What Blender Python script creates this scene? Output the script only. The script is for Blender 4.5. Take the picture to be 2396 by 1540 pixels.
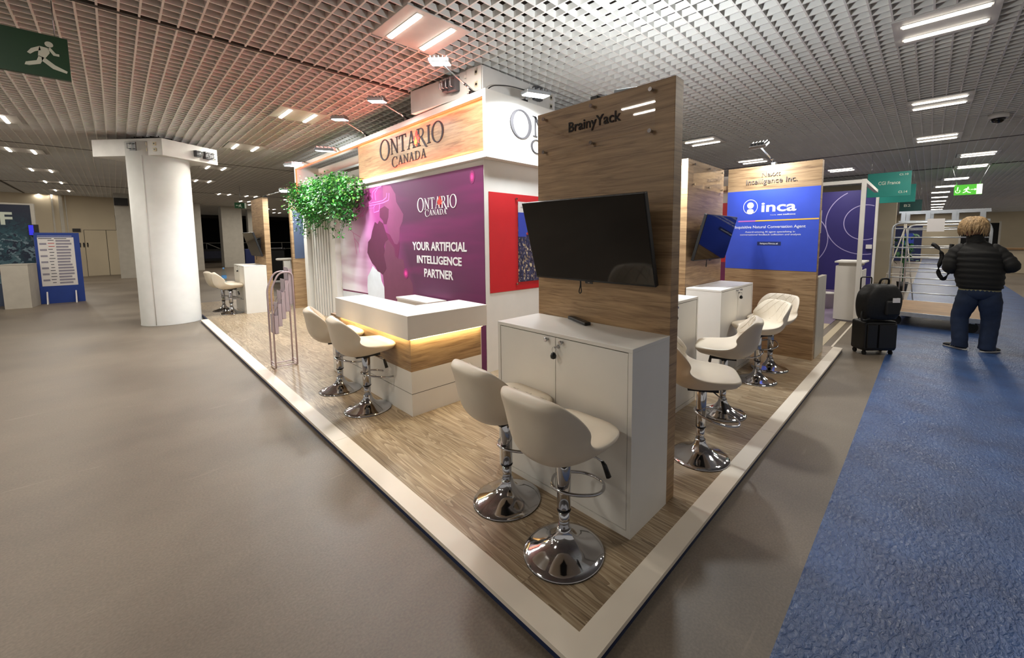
import bpy, bmesh, math, random
from mathutils import Vector, Matrix
for o in list(bpy.data.objects):
    bpy.data.objects.remove(o, do_unlink=True)
SC = bpy.context.scene
COL = SC.collection
PI = math.pi
R = math.radians
random.seed(7)

# ------------------------------------------------------------------ camera, world, exposure
cd = bpy.data.cameras.new('camera')
CAM = bpy.data.objects.new('camera', cd)
COL.objects.link(CAM)
cam_right = Vector((0.68077735, -0.73248549, -0.00268543))
cam_down = Vector((-0.0674875, -0.05907196, -0.99596985))
cam_fwd = Vector((0.72937483, 0.67821494, -0.08964847))
m3 = Matrix((cam_right, -cam_down, -cam_fwd)).transposed()
CAM.matrix_world = Matrix.Translation((-1.0317, -0.8104, 1.5938)) @ m3.to_4x4()
cd.sensor_fit = 'HORIZONTAL'
cd.sensor_width = 36.0
cd.lens = 36.0 * 947.8934 / 2396
cd.shift_x = (1198 - 1291.955) / 2396
cd.shift_y = -(770 - 644.2255) / 2396
cd.clip_start = 0.02
cd.clip_end = 200
SC.camera = CAM

SC.view_settings.view_transform = 'Standard'
SC.view_settings.look = 'None'
SC.view_settings.gamma = 1
SC.view_settings.use_curve_mapping = False
SC.view_settings.exposure = EXPOSURE = 0.18
SC.cycles.max_bounces = 6
SC.cycles.diffuse_bounces = 4
SC.cycles.glossy_bounces = 3
SC.cycles.transmission_bounces = 4
SC.cycles.transparent_max_bounces = 8
SC.cycles.caustics_reflective = False
SC.cycles.caustics_refractive = False
SC.cycles.sample_clamp_indirect = 4
SC.cycles.use_denoising = True

W = bpy.data.worlds.new('world')
SC.world = W
W.use_nodes = True
W.node_tree.nodes['Background'].inputs[0].default_value = (1.0, 0.95, 0.88, 1)
W.node_tree.nodes['Background'].inputs[1].default_value = WORLD = 0.36

# light levels (watts), all belonging to lamps built further down
P_TUBE = 9.0        # emission of the ceiling tubes
P_CEIL = 30.0       # light thrown down by one ceiling fitting
P_FLOOD = 30.0      # stand floodlights
P_ARM = 12.0        # long-arm floodlights
P_RED = 9.0        # red led strip of the fascia
P_WARM = 4.0        # warm strip under the counter top

# ------------------------------------------------------------------ materials
def lin(c):
    return tuple(((x / 255) / 12.92 if x / 255 <= 0.04045 else (((x / 255) + 0.055) / 1.055) ** 2.4) for x in c) + (1.0,)
MATS = {}
def new_mat(name):
    m = bpy.data.materials.new(name)
    m.use_nodes = True
    nt = m.node_tree
    b = nt.nodes['Principled BSDF']
    return m, nt, b
def ramp(nt, stops):
    r = nt.nodes.new('ShaderNodeValToRGB')
    e = r.color_ramp.elements
    while len(e) < len(stops):
        e.new(0.5)
    for el, (p, c) in zip(e, stops):
        el.position = p
        el.color = c
    return r
def plain(name, rgb, rough=0.5, metal=0.0, var=0.05, scale=6.0, bump=0.0, bscale=60.0, spec=0.5, emit=None, estr=0.0, coat=0.0):
    m, nt, b = new_mat(name)
    c = lin(rgb)
    tc = nt.nodes.new('ShaderNodeTexCoord')
    n = nt.nodes.new('ShaderNodeTexNoise')
    n.inputs['Scale'].default_value = scale
    n.inputs['Detail'].default_value = 3
    nt.links.new(tc.outputs['Object'], n.inputs['Vector'])
    lo = tuple(x * (1 - var) for x in c[:3]) + (1,)
    hi = tuple(min(1, x * (1 + var)) for x in c[:3]) + (1,)
    r = ramp(nt, [(0.3, lo), (0.7, hi)])
    nt.links.new(n.outputs['Fac'], r.inputs['Fac'])
    nt.links.new(r.outputs['Color'], b.inputs['Base Color'])
    b.inputs['Roughness'].default_value = rough
    b.inputs['Metallic'].default_value = metal
    b.inputs['Specular IOR Level'].default_value = spec
    b.inputs['Coat Weight'].default_value = coat
    if bump:
        n2 = nt.nodes.new('ShaderNodeTexNoise')
        n2.inputs['Scale'].default_value = bscale
        nt.links.new(tc.outputs['Object'], n2.inputs['Vector'])
        bp = nt.nodes.new('ShaderNodeBump')
        bp.inputs['Strength'].default_value = bump
        bp.inputs['Distance'].default_value = 0.01
        nt.links.new(n2.outputs['Fac'], bp.inputs['Height'])
        nt.links.new(bp.outputs['Normal'], b.inputs['Normal'])
    if emit:
        b.inputs['Emission Color'].default_value = lin(emit)
        b.inputs['Emission Strength'].default_value = estr
    MATS[name] = m
    return m

def wood(name, light, dark, rough=0.45):
    """horizontal oak grain on upright boards"""
    m, nt, b = new_mat(name)
    L = nt.links.new
    tc = nt.nodes.new('ShaderNodeTexCoord')
    sp = nt.nodes.new('ShaderNodeSeparateXYZ')
    L(tc.outputs['Object'], sp.inputs[0])
    ad = nt.nodes.new('ShaderNodeMath'); ad.operation = 'ADD'
    L(sp.outputs[0], ad.inputs[0]); L(sp.outputs[1], ad.inputs[1])
    cb = nt.nodes.new('ShaderNodeCombineXYZ')
    L(ad.outputs[0], cb.inputs[0]); L(sp.outputs[2], cb.inputs[1])
    mp = nt.nodes.new('ShaderNodeMapping')
    mp.inputs['Scale'].default_value = (1.1, 14.0, 1)
    L(cb.outputs[0], mp.inputs['Vector'])
    w = nt.nodes.new('ShaderNodeTexNoise')
    w.inputs['Scale'].default_value = 2.2; w.inputs['Detail'].default_value = 5
    w.inputs['Roughness'].default_value = 0.62; w.inputs['Distortion'].default_value = 0.9
    L(mp.outputs[0], w.inputs['Vector'])
    mp2 = nt.nodes.new('ShaderNodeMapping')
    mp2.inputs['Scale'].default_value = (3.0, 120.0, 1)
    L(cb.outputs[0], mp2.inputs['Vector'])
    f = nt.nodes.new('ShaderNodeTexNoise')
    f.inputs['Scale'].default_value = 1.6; f.inputs['Detail'].default_value = 3
    L(mp2.outputs[0], f.inputs['Vector'])
    mx = nt.nodes.new('ShaderNodeMix'); mx.data_type = 'FLOAT'
    mx.inputs[0].default_value = 0.28
    L(w.outputs['Fac'], mx.inputs[2]); L(f.outputs['Fac'], mx.inputs[3])
    d, l = lin(dark), lin(light)
    mid = tuple((a * 0.45 + c * 0.55) for a, c in zip(d, l))
    r = ramp(nt, [(0.32, d), (0.48, mid), (0.66, l)])
    L(mx.outputs[0], r.inputs['Fac'])
    L(r.outputs['Color'], b.inputs['Base Color'])
    b.inputs['Roughness'].default_value = rough
    bp = nt.nodes.new('ShaderNodeBump'); bp.inputs['Strength'].default_value = 0.06; bp.inputs['Distance'].default_value = 0.004
    L(f.outputs['Fac'], bp.inputs['Height']); L(bp.outputs['Normal'], b.inputs['Normal'])
    MATS[name] = m
    return m

def vinyl_planks():
    m, nt, b = new_mat('vinyl_planks')
    L = nt.links.new
    tc = nt.nodes.new('ShaderNodeTexCoord')
    mp = nt.nodes.new('ShaderNodeMapping')
    mp.inputs['Rotation'].default_value = (0, 0, R(90))
    L(tc.outputs['Object'], mp.inputs['Vector'])
    br = nt.nodes.new('ShaderNodeTexBrick')
    br.offset = 0.37; br.offset_frequency = 2
    br.inputs['Scale'].default_value = 1.0
    br.inputs['Brick Width'].default_value = 1.2
    br.inputs['Row Height'].default_value = 0.18
    br.inputs['Mortar Size'].default_value = 0.003
    br.inputs['Bias'].default_value = 0.0
    br.inputs['Color1'].default_value = (0.15, 0.15, 0.15, 1)
    br.inputs['Color2'].default_value = (0.85, 0.85, 0.85, 1)
    br.inputs['Mortar'].default_value = (0, 0, 0, 1)
    L(mp.outputs[0], br.inputs['Vector'])
    # grain: cathedral rings stretched along the plank, shifted per plank
    sh = nt.nodes.new('ShaderNodeVectorMath'); sh.operation = 'MULTIPLY_ADD'
    sc = nt.nodes.new('ShaderNodeVectorMath'); sc.operation = 'SCALE'
    L(br.outputs['Color'], sc.inputs[0]); sc.inputs['Scale'].default_value = 7.0
    L(mp.outputs[0], sh.inputs[0]); sh.inputs[1].default_value = (0.55, 8.0, 1); L(sc.outputs[0], sh.inputs[2])
    w = nt.nodes.new('ShaderNodeTexNoise')
    w.inputs['Scale'].default_value = 1.5; w.inputs['Detail'].default_value = 2.0; w.inputs['Distortion'].default_value = 0.7
    L(sh.outputs[0], w.inputs['Vector'])
    ml = nt.nodes.new('ShaderNodeMath'); ml.operation = 'MULTIPLY'; ml.inputs[1].default_value = 10.0
    L(w.outputs['Fac'], ml.inputs[0])
    fr = nt.nodes.new('ShaderNodeMath'); fr.operation = 'FRACT'
    L(ml.outputs[0], fr.inputs[0])
    mp2 = nt.nodes.new('ShaderNodeVectorMath'); mp2.operation = 'MULTIPLY'; mp2.inputs[1].default_value = (3.5, 95, 1)
    L(mp.outputs[0], mp2.inputs[0])
    f = nt.nodes.new('ShaderNodeTexNoise'); f.inputs['Scale'].default_value = 1.4; f.inputs['Detail'].default_value = 3
    L(mp2.outputs[0], f.inputs['Vector'])
    mx = nt.nodes.new('ShaderNodeMix'); mx.data_type = 'FLOAT'; mx.inputs[0].default_value = 0.55
    L(fr.outputs[0], mx.inputs[2]); L(f.outputs['Fac'], mx.inputs[3])
    r = ramp(nt, [(0.15, lin((112, 91, 68))), (0.5, lin((158, 137, 109))), (0.85, lin((196, 178, 150)))])
    L(mx.outputs[0], r.inputs['Fac'])
    hv = nt.nodes.new('ShaderNodeHueSaturation')
    mr = nt.nodes.new('ShaderNodeMapRange'); mr.inputs[1].default_value = 0; mr.inputs[2].default_value = 1; mr.inputs[3].default_value = 0.72; mr.inputs[4].default_value = 1.16
    L(br.outputs['Color'], mr.inputs[0]); L(mr.outputs[0], hv.inputs['Value'])
    L(r.outputs['Color'], hv.inputs['Color'])
    L(hv.outputs['Color'], b.inputs['Base Color'])
    b.inputs['Roughness'].default_value = 0.33
    bp = nt.nodes.new('ShaderNodeBump'); bp.inputs['Strength'].default_value = 0.12; bp.inputs['Distance'].default_value = 0.003
    L(mx.outputs[0], bp.inputs['Height']); L(bp.outputs['Normal'], b.inputs['Normal'])
    MATS['vinyl_planks'] = m
    return m

def concrete():
    m, nt, b = new_mat('concrete')
    L = nt.links.new
    tc = nt.nodes.new('ShaderNodeTexCoord')
    n = nt.nodes.new('ShaderNodeTexNoise'); n.inputs['Scale'].default_value = 0.55; n.inputs['Detail'].default_value = 7; n.inputs['Roughness'].default_value = 0.62
    L(tc.outputs['Object'], n.inputs['Vector'])
    g = nt.nodes.new('ShaderNodeTexNoise'); g.inputs['Scale'].default_value = 90; g.inputs['Detail'].default_value = 3
    L(tc.outputs['Object'], g.inputs['Vector'])
    mx = nt.nodes.new('ShaderNodeMix'); mx.data_type = 'FLOAT'; mx.inputs[0].default_value = 0.3
    L(n.outputs['Fac'], mx.inputs[2]); L(g.outputs['Fac'], mx.inputs[3])
    r = ramp(nt, [(0.3, lin((88, 77, 66))), (0.5, lin((117, 105, 91))), (0.72, lin((142, 130, 114)))])
    L(mx.outputs[0], r.inputs['Fac'])
    # pale scuffs
    mp = nt.nodes.new('ShaderNodeMapping'); mp.inputs['Rotation'].default_value = (0, 0, R(35)); mp.inputs['Scale'].default_value = (1.2, 9, 1)
    L(tc.outputs['Object'], mp.inputs['Vector'])
    s = nt.nodes.new('ShaderNodeTexNoise'); s.inputs['Scale'].default_value = 1.6; s.inputs['Detail'].default_value = 5; s.inputs['Distortion'].default_value = .6
    L(mp.outputs[0], s.inputs['Vector'])
    r2 = ramp(nt, [(0.68, (0, 0, 0, 1)), (0.78, (1, 1, 1, 1))])
    L(s.outputs['Fac'], r2.inputs['Fac'])
    m2 = nt.nodes.new('ShaderNodeMix'); m2.data_type = 'RGBA'
    sc = nt.nodes.new('ShaderNodeMath'); sc.operation = 'MULTIPLY'; sc.inputs[1].default_value = 0.45
    L(r2.outputs['Color'], sc.inputs[0]); L(sc.outputs[0], m2.inputs[0])
    L(r.outputs['Color'], m2.inputs[6]); m2.inputs[7].default_value = lin((160, 146, 130))
    L(m2.outputs[2], b.inputs['Base Color'])
    rr = nt.nodes.new('ShaderNodeMapRange'); rr.inputs[3].default_value = 0.34; rr.inputs[4].default_value = 0.6
    L(n.outputs['Fac'], rr.inputs[0]); L(rr.outputs[0], b.inputs['Roughness'])
    bp = nt.nodes.new('ShaderNodeBump'); bp.inputs['Strength'].default_value = 0.08; bp.inputs['Distance'].default_value = 0.004
    L(g.outputs['Fac'], bp.inputs['Height']); L(bp.outputs['Normal'], b.inputs['Normal'])
    MATS['concrete'] = m
    return m

def carpet():
    m, nt, b = new_mat('blue_carpet')
    L = nt.links.new
    tc = nt.nodes.new('ShaderNodeTexCoord')
    n = nt.nodes.new('ShaderNodeTexNoise'); n.inputs['Scale'].default_value = 3; n.inputs['Detail'].default_value = 6
    L(tc.outputs['Object'], n.inputs['Vector'])
    r = ramp(nt, [(0.3, lin((30, 62, 112))), (0.7, lin((48, 88, 146)))])
    L(n.outputs['Fac'], r.inputs['Fac']); L(r.outputs['Color'], b.inputs['Base Color'])
    b.inputs['Roughness'].default_value = 0.5
    b.inputs['Coat Weight'].default_value = 0.5
    b.inputs['Coat Roughness'].default_value = 0.22
    mp = nt.nodes.new('ShaderNodeMapping'); mp.inputs['Scale'].default_value = (24, 42, 1); mp.inputs['Rotation'].default_value = (0, 0, R(25))
    L(tc.outputs['Object'], mp.inputs['Vector'])
    w = nt.nodes.new('ShaderNodeTexNoise'); w.inputs['Scale'].default_value = 1.3; w.inputs['Detail'].default_value = 4; w.inputs['Distortion'].default_value = 0.8
    L(mp.outputs[0], w.inputs['Vector'])
    bp = nt.nodes.new('ShaderNodeBump'); bp.inputs['Strength'].default_value = 0.55; bp.inputs['Distance'].default_value = 0.02
    L(w.outputs['Fac'], bp.inputs['Height'])
    L(bp.outputs['Normal'], b.inputs['Coat Normal']); L(bp.outputs['Normal'], b.inputs['Normal'])
    MATS['blue_carpet'] = m
    return m

def mural_mat():
    m, nt, b = new_mat('mural_print')
    L = nt.links.new
    tc = nt.nodes.new('ShaderNodeTexCoord')
    sp = nt.nodes.new('ShaderNodeSeparateXYZ'); L(tc.outputs['Object'], sp.inputs[0])
    # object origin sits at the foot of the right end of the print: y runs 0 .. 4.3 to the left
    mr = nt.nodes.new('ShaderNodeMapRange'); mr.inputs[1].default_value = 0; mr.inputs[2].default_value = 4.3
    L(sp.outputs[1], mr.inputs[0])
    zz = nt.nodes.new('ShaderNodeMapRange'); zz.inputs[1].default_value = 0.2; zz.inputs[2].default_value = 2.4; zz.inputs[3].default_value = 0.10; zz.inputs[4].default_value = -0.16
    L(sp.outputs[2], zz.inputs[0])
    ad = nt.nodes.new('ShaderNodeMath'); L(mr.outputs[0], ad.inputs[0]); L(zz.outputs[0], ad.inputs[1])
    r = ramp(nt, [(0.0, lin((104, 32, 84))), (0.18, lin((94, 36, 78))), (0.38, lin((88, 40, 74))), (0.54, lin((150, 62, 122))), (0.66, lin((212, 140, 194))), (0.8, lin((236, 206, 232))), (0.92, lin((242, 238, 246)))])
    L(ad.outputs[0], r.inputs['Fac'])
    mp = nt.nodes.new('ShaderNodeMapping'); mp.inputs['Rotation'].default_value = (R(-38), 0, 0); mp.inputs['Scale'].default_value = (1, 0.35, 2.6)
    L(tc.outputs['Object'], mp.inputs['Vector'])
    n = nt.nodes.new('ShaderNodeTexNoise'); n.inputs['Scale'].default_value = 1.5; n.inputs['Detail'].default_value = 2
    L(mp.outputs[0], n.inputs['Vector'])
    r2 = ramp(nt, [(0.48, (0, 0, 0, 1)), (0.72, (1, 1, 1, 1))])
    L(n.outputs['Fac'], r2.inputs['Fac'])
    sc = nt.nodes.new('ShaderNodeMath'); sc.operation = 'MULTIPLY'; sc.inputs[1].default_value = 0.38
    L(r2.outputs['Color'], sc.inputs[0])
    mx = nt.nodes.new('ShaderNodeMix'); mx.data_type = 'RGBA'
    L(sc.outputs[0], mx.inputs[0]); L(r.outputs['Color'], mx.inputs[6]); mx.inputs[7].default_value = lin((156, 40, 118))
    L(mx.outputs[2], b.inputs['Base Color'])
    b.inputs['Roughness'].default_value = 0.6
    MATS['mural_print'] = m
    return m

def glassy(name, tint=(1, 1, 1, 1), amount=0.12, rough=0.02):
    """thin clear acrylic: see-through with a mirror sheen that grows at grazing angles"""
    m, nt, b = new_mat(name)
    L = nt.links.new
    nt.nodes.remove(b)
    out = nt.nodes['Material Output']
    t = nt.nodes.new('ShaderNodeBsdfTransparent'); t.inputs[0].default_value = tint
    g = nt.nodes.new('ShaderNodeBsdfGlossy'); g.inputs['Roughness'].default_value = rough
    lw = nt.nodes.new('ShaderNodeLayerWeight'); lw.inputs[0].default_value = 0.5
    pw = nt.nodes.new('ShaderNodeMath'); pw.operation = 'POWER'; pw.inputs[1].default_value = 5.0
    L(lw.outputs['Facing'], pw.inputs[0])
    fr = nt.nodes.new('ShaderNodeMapRange'); fr.inputs[3].default_value = 0.03; fr.inputs[4].default_value = 0.8
    L(pw.outputs[0], fr.inputs[0])
    mx = nt.nodes.new('ShaderNodeMixShader')
    L(fr.outputs[0], mx.inputs[0]); L(t.outputs[0], mx.inputs[1]); L(g.outputs[0], mx.inputs[2])
    L(mx.outputs[0], out.inputs[0])
    MATS[name] = m
    return m

def glow(name, rgb, strength):
    m, nt, b = new_mat(name)
    b.inputs['Base Color'].default_value = lin(rgb)
    b.inputs['Emission Color'].default_value = lin(rgb)
    b.inputs['Emission Strength'].default_value = strength
    MATS[name] = m
    return m

def quilt(name, rgb):
    m, nt, b = new_mat(name)
    L = nt.links.new
    tc = nt.nodes.new('ShaderNodeTexCoord')
    n = nt.nodes.new('ShaderNodeTexNoise'); n.inputs['Scale'].default_value = 9; L(tc.outputs['Object'], n.inputs['Vector'])
    c = lin(rgb)
    r = ramp(nt, [(0.3, tuple(x * .95 for x in c)), (0.7, c)])
    L(n.outputs['Fac'], r.inputs['Fac']); L(r.outputs['Color'], b.inputs['Base Color'])
    b.inputs['Roughness'].default_value = 0.42
    n2 = nt.nodes.new('ShaderNodeTexNoise'); n2.inputs['Scale'].default_value = 130; L(tc.outputs['Object'], n2.inputs['Vector'])
    bp = nt.nodes.new('ShaderNodeBump'); bp.inputs['Strength'].default_value = 0.07; bp.inputs['Distance'].default_value = 0.003
    L(n2.outputs['Fac'], bp.inputs['Height']); L(bp.outputs['Normal'], b.inputs['Normal'])
    MATS[name] = m
    return m

def city():
    m, nt, b = new_mat('night_city')
    L = nt.links.new
    tc = nt.nodes.new('ShaderNodeTexCoord')
    v = nt.nodes.new('ShaderNodeTexVoronoi'); v.inputs['Scale'].default_value = 42
    mp = nt.nodes.new('ShaderNodeMapping'); mp.inputs['Scale'].default_value = (1.6, 1, 1)
    L(tc.outputs['Object'], mp.inputs['Vector']); L(mp.outputs[0], v.inputs['Vector'])
    r = ramp(nt, [(0.0, lin((28, 34, 62))), (0.4, lin((46, 58, 96))), (0.7, lin((74, 84, 124))), (0.88, lin((170, 150, 120))), (0.97, lin((238, 226, 190)))])
    sp = nt.nodes.new('ShaderNodeSeparateColor'); L(v.outputs['Color'], sp.inputs[0])
    L(sp.outputs[0], r.inputs['Fac']); L(r.outputs['Color'], b.inputs['Base Color'])
    b.inputs['Roughness'].default_value = 0.35
    MATS['night_city'] = m
    return m

def iceworld():
    m, nt, b = new_mat('rock_print')
    L = nt.links.new
    tc = nt.nodes.new('ShaderNodeTexCoord')
    v = nt.nodes.new('ShaderNodeTexVoronoi'); v.inputs['Scale'].default_value = 9; v.feature = 'F1'
    n = nt.nodes.new('ShaderNodeTexNoise'); n.inputs['Scale'].default_value = 4; n.inputs['Detail'].default_value = 6
    L(tc.outputs['Object'], n.inputs['Vector'])
    mv = nt.nodes.new('ShaderNodeVectorMath'); mv.operation = 'ADD'
    L(tc.outputs['Object'], mv.inputs[0]); L(n.outputs['Color'], mv.inputs[1]); L(mv.outputs[0], v.inputs['Vector'])
    sp = nt.nodes.new('ShaderNodeSeparateColor'); L(v.outputs['Color'], sp.inputs[0])
    sz = nt.nodes.new('ShaderNodeSeparateXYZ'); L(tc.outputs['Object'], sz.inputs[0])
    mr = nt.nodes.new('ShaderNodeMapRange'); mr.inputs[1].default_value = 1.6; mr.inputs[2].default_value = 2.3; mr.inputs[3].default_value = 1; mr.inputs[4].default_value = 0.0
    L(sz.outputs[2], mr.inputs[0])
    ml = nt.nodes.new('ShaderNodeMath'); ml.operation = 'MULTIPLY'; L(sp.outputs[0], ml.inputs[0]); L(mr.outputs[0], ml.inputs[1])
    r = ramp(nt, [(0.0, lin((16, 26, 52))), (0.35, lin((22, 52, 68))), (0.7, lin((40, 80, 92))), (0.97, lin((120, 140, 150)))])
    L(ml.outputs[0], r.inputs['Fac']); L(r.outputs['Color'], b.inputs['Base Color'])
    b.inputs['Roughness'].default_value = 0.5
    MATS['rock_print'] = m
    return m

M = MATS
wood('oak', (184, 152, 112), (112, 83, 55))
vinyl_planks(); concrete(); carpet(); mural_mat(); city(); iceworld()
quilt('cream_leather', (230, 217, 196))
plain('white_laminate', (236, 233, 226), 0.42, var=0.015)
plain('white_wall', (226, 224, 218), 0.6, var=0.02)
plain('border_white', (240, 229, 212), 0.36, var=0.05, scale=2.5)
plain('navy_edge', (22, 40, 78), 0.5)
plain('chrome', (196, 196, 200), 0.07, metal=1.0, var=0.0)
plain('steel', (176, 180, 184), 0.3, metal=0.9, var=0.04)
plain('galvanised', (205, 210, 214), 0.38, metal=0.75, var=0.08, scale=20)
plain('black_plastic', (18, 18, 19), 0.4)
plain('black_screen', (4, 4, 5), 0.06, var=0.0, spec=0.55)
plain('dark_gap', (62, 58, 52), 0.7)
plain('red_vinyl', (196, 30, 38), 0.5, var=0.03)
plain('blue_print', (50, 78, 196), 0.5, var=0.04)
plain('navy_print', (28, 40, 92), 0.5)
plain('slate_print', (72, 84, 108), 0.5, var=0.1, scale=1.5)
plain('purple_print', (46, 38, 112), 0.55, var=0.12, scale=0.8)
plain('pale_line', (176, 166, 214), 0.5)
plain('letter_grey', (66, 64, 66), 0.85, spec=0.15)
plain('letter_black', (18, 16, 15), 0.6, spec=0.2)
plain('letter_taupe', (120, 108, 98), 0.5)
plain('letter_white', (240, 240, 240), 0.5, var=0.0)
plain('leaf_red', (216, 62, 48), 0.5)
plain('leaf_orange', (240, 150, 50), 0.5)
plain('magenta_dot', (240, 70, 165), 0.5)
plain('magenta_halo', (190, 44, 128), 0.5)
plain('magenta_haze', (136, 38, 102), 0.5)
plain('line_pink', (216, 104, 178), 0.55)
plain('map_plum', (92, 34, 66), 0.6)
plain('map_mid', (128, 62, 100), 0.6)
plain('map_low', (112, 56, 84), 0.6)
plain('map_wine', (110, 32, 78), 0.6)
plain('map_white', (226, 232, 238), 0.6)
plain('stripe_yellow', (244, 190, 66), 0.5)
plain('stripe_pink', (206, 112, 196), 0.5)
plain('grid_paint', (238, 236, 230), 0.5, var=0.04, scale=1.2)
plain('fitting_white', (214, 210, 204), 0.5)
plain('plenum', (58, 54, 50), 0.9)
plain('pillar_paint', (226, 226, 222), 0.55, var=0.03, bump=0.15, bscale=8)
plain('box_paint', (220, 218, 214), 0.5)
plain('beige_wall', (204, 190, 164), 0.7, var=0.05, scale=1)
plain('socket_ivory', (226, 218, 186), 0.5)
plain('socket_grey', (78, 80, 84), 0.4)
plain('sign_green', (10, 60, 30), 0.5)
plain('sign_teal', (22, 128, 118), 0.5)
plain('sign_dark_teal', (20, 72, 72), 0.5)
plain('sign_white', (206, 214, 200), 0.5)
glow('exit_green', (70, 176, 40), 0.75)
glow('exit_white', (236, 244, 220), 0.9)
plain('board_blue', (34, 66, 150), 0.5, var=0.05)
plain('paper', (232, 228, 226), 0.6, var=0.02)
plain('ink_grey', (150, 146, 160), 0.7)
plain('ink_dark', (50, 52, 70), 0.7)
plain('ink_red', (190, 60, 60), 0.7)
plain('rack_mauve', (206, 190, 194), 0.4, metal=0.2)
plain('rack_panel', (206, 192, 200), 0.5)
plain('leaf_dark', (30, 92, 36), 0.45, var=0.35, scale=30)
plain('leaf_mid', (58, 138, 50), 0.45, var=0.35, scale=30)
plain('leaf_light', (112, 178, 70), 0.42, var=0.3, scale=30)
plain('puffer', (13, 13, 12), 0.75, var=0.2, scale=12, bump=0.3, bscale=14)
plain('denim', (34, 48, 74), 0.85, var=0.22, scale=9, bump=0.4, bscale=10)
plain('skin', (206, 156, 128), 0.55)
plain('hair', (160, 132, 94), 0.6, var=0.4, scale=40)
plain('shoe_black', (30, 30, 32), 0.5)
plain('shoe_white', (220, 216, 208), 0.5)
plain('shirt_hem', (150, 146, 110), 0.8)
plain('bag_black', (9, 9, 10), 0.62, var=0.2, scale=14, bump=0.25, bscale=30)
plain('suitcase_shell', (13, 12, 14), 0.45)
plain('plywood', (150, 116, 78), 0.6, var=0.15, scale=4)
plain('rubber', (28, 28, 28), 0.8)
plain('grey_panel', (132, 132, 128), 0.6)
plain('warm_white_panel', (196, 190, 178), 0.6)
plain('black_void', (8, 8, 9), 0.9)
plain('bucket_white', (214, 210, 206), 0.4)
plain('label_blue', (70, 130, 190), 0.4)
plain('mauve_floor', (128, 112, 140), 0.5)
glow('tube', (255, 246, 232), P_TUBE)
glow('led_face', (240, 250, 255), 12.0)
glow('led_red', (255, 62, 34), 7.0)
glow('led_warm', (255, 222, 150), 5.0)
glow('blue_screen', (40, 40, 190), 0.8)
glassy('acrylic')
glassy('bottle_plastic', (0.86, 0.94, 0.98, 1))

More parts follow.
